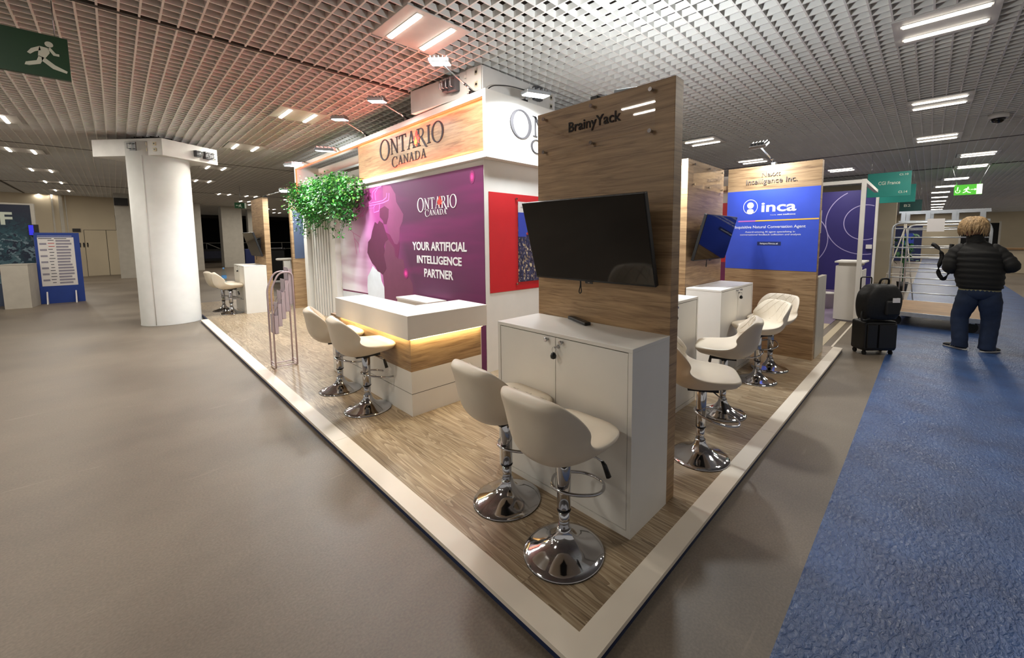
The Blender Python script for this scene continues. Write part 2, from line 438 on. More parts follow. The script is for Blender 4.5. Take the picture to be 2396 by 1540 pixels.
# ------------------------------------------------------------------ mesh helpers
class MB:
    def __init__(s):
        s.v, s.f, s.sm = [], [], []
    def add(s, v, f, smooth=False):
        k = len(s.v)
        s.v += [tuple(p) for p in v]
        s.f += [tuple(i + k for i in q) for q in f]
        s.sm += [smooth] * len(f)
        return s
    def box(s, x0, x1, y0, y1, z0, z1):
        if x0 > x1: x0, x1 = x1, x0
        if y0 > y1: y0, y1 = y1, y0
        if z0 > z1: z0, z1 = z1, z0
        v = [(x, y, z) for z in (z0, z1) for y in (y0, y1) for x in (x0, x1)]
        return s.add(v, [(0, 2, 3, 1), (4, 5, 7, 6), (0, 1, 5, 4), (2, 6, 7, 3), (0, 4, 6, 2), (1, 3, 7, 5)])
    def xf(s, mat):
        s.v = [tuple(mat @ Vector(p)) for p in s.v]
        return s
    def tube(s, pts, r, n=10, closed=False, flat=1.0):
        pts = [Vector(p) for p in pts]
        m = len(pts)
        rr = r if isinstance(r, (list, tuple)) else [r] * m
        tang = []
        for i in range(m):
            a = pts[(i - 1) % m] if (closed or i > 0) else pts[i]
            b = pts[(i + 1) % m] if (closed or i < m - 1) else pts[i]
            tang.append((b - a).normalized())
        up = Vector((0, 0, 1)) if abs(tang[0].z) < 0.9 else Vector((1, 0, 0))
        nrm = (up - tang[0] * up.dot(tang[0])).normalized()
        V, F = [], []
        for i in range(m):
            t = tang[i]
            nrm = (nrm - t * nrm.dot(t))
            nrm = nrm.normalized() if nrm.length > 1e-6 else t.orthogonal().normalized()
            bn = t.cross(nrm)
            for k in range(n):
                a = 2 * PI * k / n
                V.append(pts[i] + (nrm * math.cos(a) + bn * math.sin(a) * flat) * rr[i])
        for i in range(m if closed else m - 1):
            for k in range(n):
                a, b = i * n + k, i * n + (k + 1) % n
                c, d = ((i + 1) % m) * n + (k + 1) % n, ((i + 1) % m) * n + k
                F.append((a, b, c, d))
        s.add(V, F, True)
        if not closed:
            k = len(s.v) - len(V)
            s.f.append(tuple(k + i for i in reversed(range(n)))); s.sm.append(False)
            s.f.append(tuple(k + (m - 1) * n + i for i in range(n))); s.sm.append(False)
        return s
    def lathe(s, prof, cx=0, cy=0, n=32, cap=True):
        V, F = [], []
        for (r, z) in prof:
            for k in range(n):
                a = 2 * PI * k / n
                V.append((cx + r * math.cos(a), cy + r * math.sin(a), z))
        for i in range(len(prof) - 1):
            for k in range(n):
                F.append((i * n + k, i * n + (k + 1) % n, (i + 1) * n + (k + 1) % n, (i + 1) * n + k))
        s.add(V, F, True)
        if cap:
            k = len(s.v) - len(V)
            s.f.append(tuple(k + i for i in reversed(range(n)))); s.sm.append(False)
            s.f.append(tuple(k + (len(prof) - 1) * n + i for i in range(n))); s.sm.append(False)
        return s
    def prism(s, poly, fn, d0, d1):
        """poly of (a, b) pairs; fn(a, b, d) -> point; extruded from depth d0 to d1"""
        n = len(poly)
        V = [fn(a, b, d0) for a, b in poly] + [fn(a, b, d1) for a, b in poly]
        F = [tuple(range(n)), tuple(reversed(range(n, 2 * n)))]
        F += [(i, i + n, (i + 1) % n + n, (i + 1) % n) for i in range(n)]
        return s.add(V, F)
    def loft(s, rings, cap=True, smooth=True):
        n = len(rings[0])
        V = [p for r in rings for p in r]
        F = []
        for i in range(len(rings) - 1):
            for k in range(n):
                F.append((i * n + k, i * n + (k + 1) % n, (i + 1) * n + (k + 1) % n, (i + 1) * n + k))
        s.add(V, F, smooth)
        if cap:
            k = len(s.v) - len(V)
            s.f.append(tuple(k + i for i in reversed(range(n)))); s.sm.append(False)
            s.f.append(tuple(k + (len(rings) - 1) * n + i for i in range(n))); s.sm.append(False)
        return s
    def build(s, name, mat, parent=None, bevel=0.0, seg=2, subsurf=0, shift=True):
        me = bpy.data.meshes.new(name)
        off = Vector((0, 0, 0))
        if parent is not None and shift:
            p = parent
            while p is not None:
                off += p.location
                p = p.parent
        me.from_pydata([tuple(Vector(v) - off) for v in s.v], [], s.f)
        me.update()
        bm = bmesh.new(); bm.from_mesh(me)
        bmesh.ops.recalc_face_normals(bm, faces=bm.faces)
        bm.to_mesh(me); bm.free()
        if any(s.sm):
            me.polygons.foreach_set('use_smooth', s.sm)
        me.materials.append(M[mat] if isinstance(mat, str) else mat)
        o = bpy.data.objects.new(name, me)
        COL.objects.link(o)
        if parent is not None:
            o.parent = parent
        if bevel:
            md = o.modifiers.new('edge', 'BEVEL'); md.width = bevel; md.segments = seg; md.limit_method = 'ANGLE'
        if subsurf:
            md = o.modifiers.new('smooth', 'SUBSURF'); md.levels = subsurf; md.render_levels = subsurf
            for p in me.polygons: p.use_smooth = True
        return o
def B(*a):
    return MB().box(*a)
def thing(name, label, cat, loc=(0, 0, 0), group=None):
    o = bpy.data.objects.new(name, None)
    o.empty_display_size = 0.1
    COL.objects.link(o)
    o.location = loc
    o['label'] = label; o['category'] = cat
    if group: o['group'] = group
    return o
def tag(o, label, cat, group=None, kind=None):
    o['label'] = label; o['category'] = cat
    if group: o['group'] = group
    if kind: o['kind'] = kind
    return o
def struct(o, label=None):
    o['kind'] = 'structure'
    if label: o['label'] = label
    return o
def copy_tree(o, parent=None):
    c = o.copy()
    COL.objects.link(c)
    if parent is not None: c.parent = parent
    for ch in list(o.children):
        copy_tree(ch, c)
    return c
def rounded(pts, r, n=6, closed=False):
    """polyline with filleted corners"""
    pts = [Vector(p) for p in pts]
    m = len(pts)
    out = []
    for i in range(m):
        if not closed and i in (0, m - 1):
            out.append(pts[i]); continue
        a, b, c = pts[i - 1], pts[i], pts[(i + 1) % m]
        d1, d2 = (a - b), (c - b)
        q = min(r, d1.length * 0.49, d2.length * 0.49)
        p1, p2 = b + d1.normalized() * q, b + d2.normalized() * q
        for k in range(n + 1):
            t = k / n
            out.append(p1 * (1 - t) ** 2 + b * 2 * t * (1 - t) + p2 * t ** 2)
    return out

# plane frames: text x-axis, text y-axis, outward normal
def face_mx(x):      # a face looking toward -X : text runs toward -Y
    return lambda a, b, d: (x - d, -a, b)
def face_my(y):      # a face looking toward -Y : text runs toward +X
    return lambda a, b, d: (a, y - d, b)
def text(name, body, fn, a0, b0, width, height, mat, parent, depth=0.003, base=0.0, weight=0.0, align='L', shear=0.0, squeeze=True):
    """lettering with cap height `height`, set so that its width is `width`, lower left corner at (a0, b0) in plane frame fn"""
    cu = bpy.data.curves.new('lettering', 'FONT')
    cu.body = body
    cu.size = 1.0
    cu.offset = weight
    cu.extrude = 0.5
    cu.resolution_u = 3
    cu.align_x = 'CENTER' if align == 'C' else 'LEFT'
    cu.space_line = 0.95
    to = bpy.data.objects.new('lettering', cu)
    COL.objects.link(to)
    dg = bpy.context.evaluated_depsgraph_get()
    me = bpy.data.meshes.new_from_object(to.evaluated_get(dg))
    bpy.data.objects.remove(to, do_unlink=True)
    bpy.data.curves.remove(cu)
    xs = [v.co.x for v in me.vertices]
    x0, x1 = min(xs), max(xs)
    caps = 0.70
    sy = height / caps
    sx = width / (x1 - x0) if width else sy
    off = Vector((0, 0, 0)); p = parent
    while p is not None:
        off += p.location; p = p.parent
    for v in me.vertices:
        a = a0 + (v.co.x - x0) * sx + v.co.y * sy * shear
        b = b0 + v.co.y * sy
        d = base + (v.co.z + 0.5) * depth
        v.co = Vector(fn(a, b, d)) - off
    me.materials.clear()
    me.materials.append(M[mat])
    me.update()
    bm = bmesh.new(); bm.from_mesh(me); bmesh.ops.recalc_face_normals(bm, faces=bm.faces); bm.to_mesh(me); bm.free()
    o = bpy.data.objects.new(name, me)
    COL.objects.link(o)
    if parent is not None: o.parent = parent
    return o

# hand-cut roman capitals: each letter is a list of polygons in a cell one unit high
def ring(cx, cy, rx, ry, tx, ty, a0=0, a1=360, n=28):
    out = []
    for i in range(n):
        p, q = R(a0 + (a1 - a0) * i / n), R(a0 + (a1 - a0) * (i + 1) / n)
        out.append([(cx + rx * math.cos(p), cy + ry * math.sin(p)), (cx + rx * math.cos(q), cy + ry * math.sin(q)),
                    (cx + (rx - tx) * math.cos(q), cy + (ry - ty) * math.sin(q)), (cx + (rx - tx) * math.cos(p), cy + (ry - ty) * math.sin(p))])
    return out
def bar(x0, x1, y0, y1): return [(x0, y0), (x1, y0), (x1, y1), (x0, y1)]
def slant(xa, ya, xb, yb, t): return [(xa, ya), (xa + t, ya), (xb + t, yb), (xb, yb)]
GLYPH = {
 'O': (0.86, ring(0.43, 0.5, 0.43, 0.52, 0.12, 0.05)),
 'N': (0.84, [slant(0.12, 0.03, 0.12, 0.97, 0.06), slant(0.07, 0.98, 0.66, 0.0, 0.13), slant(0.68, 0.03, 0.68, 0.97, 0.06), bar(0.02, 0.26, 0, 0.045), bar(0.0, 0.16, 0.955, 1), bar(0.58, 0.84, 0.955, 1)]),
 'T': (0.72, [bar(0.29, 0.42, 0.03, 0.98), bar(0.02, 0.70, 0.94, 1.0), bar(0.2, 0.51, 0, 0.045), [(0.0, 0.78), (0.05, 0.78), (0.09, 0.96), (0.02, 0.98)], [(0.67, 0.78), (0.72, 0.78), (0.70, 0.98), (0.63, 0.96)]]),
 'A': (0.82, [slant(0.1, 0.02, 0.38, 0.98, 0.06), slant(0.58, 0.02, 0.34, 1.02, 0.14), bar(0.22, 0.62, 0.32, 0.37), bar(0.0, 0.24, 0, 0.045), bar(0.52, 0.82, 0, 0.045)]),
 'R': (0.80, [bar(0.12, 0.25, 0.03, 0.97), bar(0.03, 0.34, 0, 0.045), bar(0.02, 0.4, 0.95, 1.0), bar(0.24, 0.4, 0.48, 0.53)] + ring(0.38, 0.74, 0.26, 0.26, 0.11, 0.05, -90, 90, 12) + [slant(0.72, -0.1, 0.32, 0.5, 0.15), [(0.70, -0.1), (0.86, -0.1), (0.98, -0.15), (0.80, -0.16)]]),
 'I': (0.34, [bar(0.11, 0.24, 0.03, 0.97), bar(0.02, 0.33, 0, 0.045), bar(0.02, 0.33, 0.955, 1)]),
 'C': (0.78, ring(0.43, 0.5, 0.43, 0.52, 0.12, 0.05, 48, 312) + [bar(0.66, 0.72, 0.7, 0.95), bar(0.66, 0.71, 0.08, 0.2)]),
 'D': (0.84, [bar(0.12, 0.25, 0.03, 0.97), bar(0.02, 0.4, 0, 0.05), bar(0.02, 0.4, 0.95, 1.0)] + ring(0.38, 0.5, 0.42, 0.5, 0.12, 0.05, -90, 90, 16)),
}
def caps_word(word, fn, a0, b0, width, height, mb, depth=0.006, base=0.0, big_ends=1.0, tall=None):
    """adds a word in roman capitals; letters listed in `tall` get a larger size"""
    sizes = []
    for i, ch in enumerate(word):
        k = tall[i] if tall else 1.0
        sizes.append(k)
    total = sum(GLYPH[c][0] * k for c, k in zip(word, sizes)) + 0.07 * (len(word) - 1)
    u = width / total
    a = a0
    for c, k in zip(word, sizes):
        w, polys = GLYPH[c]
        hk = height * k
        drop = (k - 1) * height * 0.72 if k > 1 else 0
        for pl in polys:
            mb.prism([(a + x * u * k, b0 - drop + y * hk) for x, y in pl], fn, base, base + depth)
        a += (w * k + 0.07) * u
    return mb
LEAF = [(0, -0.5), (0.06, -0.2), (0.4, -0.3), (0.32, -0.12), (0.5, 0.08), (0.34, 0.12), (0.36, 0.3), (0.16, 0.2), (0.14, 0.46), (0, 0.6), (-0.14, 0.44), (-0.16, 0.2), (-0.36, 0.3), (-0.34, 0.12), (-0.5, 0.06), (-0.32, -0.12), (-0.4, -0.3), (-0.06, -0.2)]
# ------------------------------------------------------------------ hall shell
CZ = 3.5                                     # underside of the open-cell ceiling
def up(x, y):                                # first survey of the ceiling was taken at 3.375 m; bring it to 3.5 m
    k = (CZ - 1.5938) / (3.375 - 1.5938)
    return (-1.0317 + (x + 1.0317) * k, -0.8104 + (y + 0.8104) * k)
X0, X1, Y0, Y1 = -9.0, 44.0, -9.0, 46.0
struct(B(X0, X1, Y0, Y1, -0.1, 0.0).build('floor', 'concrete'))
sl = struct(B(X0, X1, Y0, Y1, 4.25, 4.35).build('ceiling', 'plenum'))
g = MB()
PX, PY = 0.1230, 0.1335
x = X0
while x < X1:
    g.box(x - 0.007, x + 0.007, Y0, Y1, CZ, CZ + 0.055); x += PX
y = Y0
while y < Y1:
    g.box(X0, X1, y - 0.007, y + 0.007, CZ + 0.0005, CZ + 0.0545); y += PY
struct(g.build('grid', 'grid_paint', sl, shift=False), 'pale open-cell grid')
# dark joints where ceiling fields meet
j = MB()
for yy in (4.3, 12.4, 21.0):
    j.box(X0, X1, yy - 0.02, yy + 0.02, CZ - 0.003, CZ + 0.05)
for xx in (-3.4, 10.6, 14.6):
    j.box(xx - 0.025, xx + 0.025, Y0, Y1, CZ - 0.004, CZ + 0.05)
struct(j.build('joint_strip', 'dark_gap', sl, shift=False))
struct(B(X1, X1 + 0.2, Y0, Y1, 0, 4.3).build('wall_right', 'beige_wall'))
struct(B(X0, X1, Y1, Y1 + 0.2, 0, 4.3).build('wall_back', 'black_void'))

# far wall behind the white pillar, turned a little, with flush doors
wl = MB().box(-4.6, 0.35, 0, 0.25, 0, CZ)
WM = Matrix.Translation((-1.3, 26.4, 0)) @ Matrix.Rotation(R(7), 4, 'Z')
wl.xf(WM); wall_l = struct(wl.build('wall_left', 'beige_wall'))
for i, (a, b) in enumerate([(-0.62, 0.02), (0.04, 0.36)]):
    d = MB().box(a, b, -0.012, 0.0, 0.01, 2.03); d.xf(WM)
    dd = struct(d.build('door_%d' % (i + 1), 'beige_wall', bevel=0.004))
gp = MB()
for a in (-0.63, 0.03):
    gp.box(a - 0.006, a + 0.006, -0.006, 0.0, 0, 2.04)
gp.box(-0.63, 0.36, -0.006, 0.0, 2.03, 2.045); gp.xf(WM)
struct(gp.build('trim_1', 'dark_gap'))
tr = MB()
for a, w in ((-1.45, 0.05), (-1.25, 0.1), (-1.08, 0.03)):
    tr.box(a, a + w, -0.06, 0.0, 0, CZ)
tr.xf(WM); struct(tr.build('trim_2', 'warm_white_panel'))
sb = MB().box(-0.95, -0.72, -0.05, 0.0, 1.95, 2.09); sb.xf(WM)
tag(sb.build('wall_sign', 'black_plastic'), 'small black box sign on beige wall above blue notice board', 'sign')
ws = thing('washroom_sign', 'dark pictogram figures on beige wall beside the flush doors', 'sign', tuple(WM @ Vector((-0.68, 0, 1.35))))
for a in (-0.8, -0.69, -0.58):
    sb = MB().box(a, a + 0.05, -0.012, 0.0, 1.34, 1.43).lathe([(0.022, 1.425), (0.022, 1.475)], a + 0.025, -0.006, 8).box(a + 0.005, a + 0.045, -0.012, 0.0, 1.28, 1.345)
    sb.xf(WM); sb.build('pictogram', 'black_plastic', ws)

# far pillars
def far_pillar(x0, x1, y0, y1, n, mat='warm_white_panel'):
    return struct(B(x0, x1, y0, y1, 0, CZ).build('trim_%d' % n, mat))
far_pillar(-0.95, -0.2, 23.7, 24.5, 3)
far_pillar(1.62, 2.12, 27.2, 28.0, 4)
far_pillar(3.2, 4.15, 28.9, 29.8, 5)
far_pillar(4.9, 5.4, 31.5, 32.0, 6)
beam = MB().box(-0.95, -0.55, 23.45, 23.68, 3.0, 3.3)
tag(beam.build('projector_box', 'black_plastic'), 'black projector box fixed high beside the far pillar left of white column', 'projector')

# dark theatre front at the far left end: opening with a handrail
struct(B(1.2, 15.5, 40.0, 40.3, 3.25, CZ + 0.6).build('trim_7', 'plenum'))
rl = thing('handrail', 'thin pale handrail before the black opening at far end', 'railing', (4, 38.6, 0))
q = MB()
for z in (1.35, 0.85): q.tube([(1.8, 38.6, z), (15, 38.6, z)], 0.02, 6)
for k in range(9): q.tube([(2 + k * 1.6, 38.6, 0), (2 + k * 1.6, 38.6, 1.35)], 0.018, 6)
q.build('rail', 'warm_white_panel', rl)
MB().tube([(3.6, 38.55, 1.34), (5.0, 38.55, 0.55)], 0.03, 6).build('stair_rail', 'warm_white_panel', rl)
MB().tube([(10.2, 38.55, 1.34), (11.8, 38.55, 0.6)], 0.03, 6).build('stair_rail', 'warm_white_panel', rl)
lw = thing('low_partition', 'low pale partition under the handrail in the dark far end', 'partition', (10.4, 37.6, 0))
B(9.0, 12.6, 37.5, 37.7, 0, 1.05).build('panel', 'warm_white_panel', lw); B(8.95, 12.65, 37.45, 37.75, 1.05, 1.1).build('cap', 'plywood', lw)
bx = thing('flight_case', 'long black flight case on far floor right of white column', 'case', (3.4, 36.0, 0))
B(2.6, 4.4, 35.6, 36.4, 0.12, 0.95).build('body', 'black_plastic', bx, bevel=0.02)
B(2.75, 4.1, 35.56, 35.6, 0.3, 0.8).build('front_panel', 'ink_dark', bx)
for a in (2.75, 4.2):
    MB().tube([(a, 35.7, 0.06), (a + 0.06, 35.7, 0.06)], 0.06, 10).build('wheel', 'rubber', bx)
bx = thing('plastic_crate', 'dark blue crate on the far floor behind the left cabinet', 'crate', (4.9, 31.0, 0))
B(4.45, 5.25, 30.4, 31.1, 0.0, 1.0).build('body', 'navy_print', bx, bevel=0.03)
B(4.8, 4.95, 30.38, 30.4, 0.6, 0.75).build('sticker', 'paper', bx)
bb = thing('wheeled_bin', 'tall dark wheeled bin behind the brochure rack', 'bin', (2.95, 16.9, 0))
B(2.68, 3.22, 16.6, 17.2, 0.1, 1.22).build('body', 'black_plastic', bb, bevel=0.03)
B(2.66, 3.24, 16.58, 17.22, 1.22, 1.28).build('lid', 'black_plastic', bb, bevel=0.015)
for a in (2.75, 3.12): MB().tube([(a, 16.75, 0.1), (a + 0.05, 16.75, 0.1)], 0.1, 12).build('wheel', 'rubber', bb)
rt = thing('round_table', 'small round white table top beyond the brochure rack', 'table', (2.45, 13.2, 0))
MB().lathe([(0.28, 0.98), (0.3, 0.99), (0.3, 1.03), (0.28, 1.04)], 2.45, 13.2, 24).build('table_top', 'white_laminate', rt)
MB().lathe([(0.035, 0.04), (0.035, 0.98)], 2.45, 13.2, 12).build('column', 'chrome', rt)
MB().lathe([(0.24, 0.0), (0.24, 0.012), (0.04, 0.05)], 2.45, 13.2, 24).build('base', 'chrome', rt)

# ------------------------------------------------------------------ big round pillar and its power boxes
pl = thing('round_pillar', 'thick round white painted pillar with power box at its head', 'pillar', (-0.365, 9.93, 0))
pc = MB().lathe([(0.440, 0.0), (0.440, 0.01), (0.435, 0.03), (0.435, 3.35)], -0.365, 9.93, 64)
pc.build('shaft', 'pillar_paint', pl)
q = MB()
for a in (R(236),):
    px, py = -0.365 + 0.435 * math.cos(a), 9.93 + 0.435 * math.sin(a)
    q.tube([(px, py, 0.02), (px, py, 3.1)], 0.007, 6)
q.build('seam', 'pillar_paint', pl)
def socket_box(parent, c0, ca, cb, z0, z1, side_a, side_b):
    """box with corner c0 and two neighbouring corners ca and cb; sockets on both visible faces"""
    c0, ca, cb = Vector((*c0, 0)), Vector((*ca, 0)), Vector((*cb, 0))
    cc = ca + cb - c0
    MB().prism([(p.x, p.y) for p in (c0, ca, cc, cb)], lambda a, b, d: (a, b, d), z0, z1).build('power_box', 'box_paint', parent, bevel=0.006)
    MB().prism([(p.x, p.y) for p in (c0.lerp(cc, .3), ca.lerp(cb, .3), cc.lerp(c0, .3), cb.lerp(ca, .3))], lambda a, b, d: (a, b, d), z1, CZ + 0.1).build('neck', 'plenum', parent)
    for far, spots in ((ca, side_a), (cb, side_b)):
        u = (far - c0).normalized(); n = Vector((u.y, -u.x, 0))
        if n.dot(cc - c0) > 0: n = -n
        for (kind, t, zz, w, h) in spots:
            p = c0 + u * t
            m = MB()
            dep = 0.07 if kind == 'breaker' else 0.012
            m.box(-w / 2, w / 2, 0, dep, -h / 2, h / 2)
            mx = Matrix(((u.x, n.x, 0, p.x), (u.y, n.y, 0, p.y), (0, 0, 1, zz), (0, 0, 0, 1)))
            m.xf(mx)
            o = m.build('socket' if kind != 'breaker' else 'power_connector', {'sock': 'socket_ivory', 'breaker': 'socket_grey', 'plate': 'fitting_white'}[kind], parent, bevel=0.004)
            if kind == 'sock':
                h2 = MB().lathe([(0.014, 0), (0.014, 0.003)], 0, 0, 10)
                h2.xf(mx @ Matrix.Translation((0, dep, 0)) @ Matrix.Rotation(-PI / 2, 4, 'X'))
                h2.build('pin_hole', 'black_plastic', o)
            if kind == 'breaker':
                h2 = MB().tube([(-w * .3, dep, h * .3), (-w * .3, dep + .05, h * .3), (-w * .3, dep + .05, -h * .3), (-w * .3, dep, -h * .3)], 0.008, 6).tube([(w * .3, dep, h * .3), (w * .3, dep + .05, h * .3), (w * .3, dep + .05, -h * .3), (w * .3, dep, -h * .3)], 0.008, 6)
                h2.xf(mx); h2.build('latch', 'steel', o)
socket_box(pl, (-0.348, 9.30), (-1.20, 10.42), (0.50, 9.88), 3.10, 3.40,
           [('breaker', 0.5, 3.25, 0.13, 0.15), ('sock', 0.14, 3.30, 0.06, 0.06), ('sock', 0.14, 3.2, 0.06, 0.06), ('sock', 0.32, 3.3, 0.06, 0.06), ('sock', 0.32, 3.2, 0.06, 0.06)],
           [('breaker', 0.80, 3.24, 0.15, 0.14), ('breaker', 0.6, 3.24, 0.09, 0.12), ('sock', 0.96, 3.3, 0.05, 0.06), ('sock', 0.96, 3.2, 0.05, 0.06)])
ph = thing('pillar_power_box', 'white ceiling power box with sockets above the illuminated stand sign', 'power box', (1.83, 2.88, 3.2))
socket_box(ph, (1.81, 2.857), (1.68, 4.19), (3.02, 2.90), 3.2, CZ - 0.02,
           [('plate', 0.13, 3.35, 0.24, 0.26), ('sock', 0.09, 3.42, 0.06, 0.07), ('sock', 0.09, 3.29, 0.06, 0.07), ('plate', 0.27, 3.41, 0.035, 0.035), ('breaker', 0.44, 3.36, 0.13, 0.16), ('breaker', 0.57, 3.36, 0.08, 0.13)],
           [('plate', 1.02, 3.35, 0.3, 0.24), ('breaker', 0.84, 3.38, 0.12, 0.16), ('sock', 1.12, 3.41, 0.06, 0.07), ('sock', 1.12, 3.30, 0.06, 0.07)])

# ------------------------------------------------------------------ ceiling light fittings
def make_fitting():
    t = thing('ceiling_light', 'x', 'ceiling light', (0, 0, 0), 'recessed twin-tube ceiling lights')
    B(-0.31, 0.31, -0.345, 0.345, -0.012, 0.0).build('panel', 'fitting_white', t, bevel=0.004)
    for s in (-1, 1):
        MB().box(s * 0.165 - 0.032, s * 0.165 + 0.032, -0.29, 0.29, -0.016, -0.011).build('recess', 'white_laminate', t)
        MB().box(s * 0.165 - 0.021, s * 0.165 + 0.021, -0.275, 0.275, -0.030, -0.0165).build('tube', 'tube', t, bevel=0.006)
    for s in (-1, 1):
        la = bpy.data.lights.new('tube_light', 'AREA')
        la.shape = 'RECTANGLE'; la.size = 0.042; la.size_y = 0.55; la.energy = P_CEIL / 2; la.color = (1.0, 0.94, 0.84)
        lo = bpy.data.objects.new('tube_light', la); COL.objects.link(lo); lo.parent = t; lo.location = (s * 0.165, 0, -0.031)
    return t
proto = make_fitting()
fit = []     # (x, y at survey height, label)
fit += [(0.885, 2.51, 'large near ceiling light washed pink above the lit stand sign'),
        (0.88, 5.95, 'ceiling light left of the stand sign, second one in its row'),
        (0.80, 8.97, 'ceiling light above round pillar and stand end, third in its row'),
        (0.79, 12.25, 'small ceiling light just right of the round pillar head'),
        (0.90, 15.40, 'small ceiling light right of the pillar, below a nearer pair'),
        (-2.16, 9.22, 'ceiling light at the left edge under the green running-man sign'),
        (-2.17, 12.46, 'ceiling light pair at left edge, second from the running-man sign'),
        (-2.18, 15.80, 'ceiling light third from the running-man sign on the left'),
        (-2.19, 18.92, 'ceiling light fourth from the running-man sign on the left'),
        (-2.19, 22.0, 'ceiling light nearest the dark poster wall, fifth from the sign'),
        (-2.75, 24.6, 'ceiling light right against the far beige wall on the left'),
        (3.77, -0.79, 'big bright ceiling light in the upper right corner'),
        (6.47, -0.79, 'ceiling light above the aisle, second in the right-hand row'),
        (9.05, -0.79, 'ceiling light above the aisle, third in the right-hand row'),
        (11.6, -1.45, 'ceiling light over the blue carpet, before the dark ceiling joint'),
        (13.6, -1.47, 'ceiling light over the blue carpet, just beyond its nearer twin'),
        (6.47, 2.37, 'ceiling light seen between the wooden panel and second screen wall'),
        (9.13, 2.30, 'ceiling light just above the blue sign panel top'),
        (16.3, -1.28, 'ceiling light right above the bright green exit sign'),
        (18.6, -1.1, 'ceiling light partly behind the bright green exit sign'),
        (12.0, 1.0, 'ceiling light over the purple stand wall')]
far = [(21.0 + 2.6 * k, -1.0, k) for k in range(9)]
for (a, b, k) in far:
    fit.append((a, b, None))
far2 = [(18 + 5.2 * k, 1.7) for k in range(4)] + [(17 + 4.5 * k, -5.6) for k in range(4)]
for a, b in far2: fit.append((a, b, None))
far3 = [(2.0, 19.5), (2.9, 19.7), (3.2, 22.6), (3.6, 24.6), (5.8, 24.0), (4.4, 20.2), (5.3, 27.5), (7.0, 26.5), (7.6, 29.0), (6.4, 31.0)]
for a, b in far3: fit.append((a, b, None))
# unseen fittings continuing the rows; the leftmost row added to brighten the left floor
OUT = 'unseen recessed ceiling light overhead, beyond the edge of the picture'
fit += [(-2.17, 2.12, OUT), (-2.17, 5.9, OUT), (-5.2, 2.5, OUT), (-5.2, 5.9, OUT), (-5.2, 9.2, OUT), (-5.2, 12.4, OUT)]
for i, (a, b, lab) in enumerate(fit):
    o = proto if i == 0 else copy_tree(proto)
    px, py = up(a, b)
    o.location = (px, py, CZ)
    if lab is None:
        if i < 21 + len(far): lab = 'distant ceiling light in the row leading down the blue carpet aisle'; o['group'] = 'distant aisle ceiling lights'
        elif i < 21 + len(far) + len(far2): lab = 'distant ceiling light over the far right part of the hall'; o['group'] = 'distant right hall ceiling lights'
        else: lab = 'distant ceiling light over the dark far left part of the hall'; o['group'] = 'distant left hall ceiling lights'
    if lab == OUT: o['group'] = 'ceiling lights beyond the picture'
    o['label'] = lab

# dome camera
dc = thing('dome_camera', 'white dome security camera on ceiling at right edge', 'camera', (*up(7.8, -1.43), CZ))
cx, cy = up(7.8, -1.43)
MB().lathe([(0.10, CZ - 0.07), (0.115, CZ - 0.05), (0.115, CZ)], cx, cy, 24).build('housing', 'fitting_white', dc)
MB().lathe([(0.0, CZ - 0.14), (0.04, CZ - 0.133), (0.075, CZ - 0.105), (0.085, CZ - 0.07)], cx, cy, 24).build('dome', 'black_screen', dc)

# ------------------------------------------------------------------ carpet, stand platform
ca = B(-6, 43, -2.72, -0.457, 0.0, 0.006)
tag(ca.build('carpet_runner', 'blue_carpet'), 'blue carpet runner under glossy film along the right aisle', 'carpet')
fs = thing('floor_strips', 'pale flat floor strips behind the blue sign panel', 'floor strips', (7.2, 0.4, 0))
for (ya, yb) in ((0.26, 0.36), (0.46, 0.62)):
    B(5.95, 8.35, ya, yb, 0.0, 0.006).build('strip', 'beige_wall', fs)
B(5.95, 8.4, 0.14, 0.165, 0.0, 0.008).build('edge_strip', 'border_white', fs)

PF = thing('exhibition_platform', 'raised wood-look stand floor with broad white border', 'platform', (0, 0, 0))
MB().prism([(0.004, 0.004), (5.84, 0.004), (5.84, 12.4), (0.004, 12.4), (0.004, 10.42), (0.095, 10.42), (0.095, 9.44), (0.004, 9.44)], lambda p, q, d: (p, q, d), 0.0, 0.045).build('deck', 'navy_edge', PF)
B(0.11, 5.838, 0.11, 12.29, 0.045, 0.05).build('vinyl_floor', 'vinyl_planks', PF)
b1 = MB(); e = 0
for k, (a, b) in enumerate([(0, 2.44), (2.4425, 4.88), (4.8825, 7.32), (7.3225, 9.44), (10.42, 12.4)]):
    b1.prism([(0.0, a), (0.11, a + (0.11 if k == 0 else 0)), (0.11, b), (0.0, b)], lambda p, q, d: (p, q, d), 0.03, 0.0515)
b1.build('border', 'border_white', PF)
b1 = MB()
for k, (a, b) in enumerate([(0, 2.44), (2.4425, 4.88), (4.8825, 5.84)]):
    b1.prism([(a, 0.0), (a + (0.11 if k == 0 else 0), 0.11), (b, 0.11), (b, 0.0)], lambda p, q, d: (p, q, d), 0.03, 0.0515)
b1.build('border', 'border_white', PF)

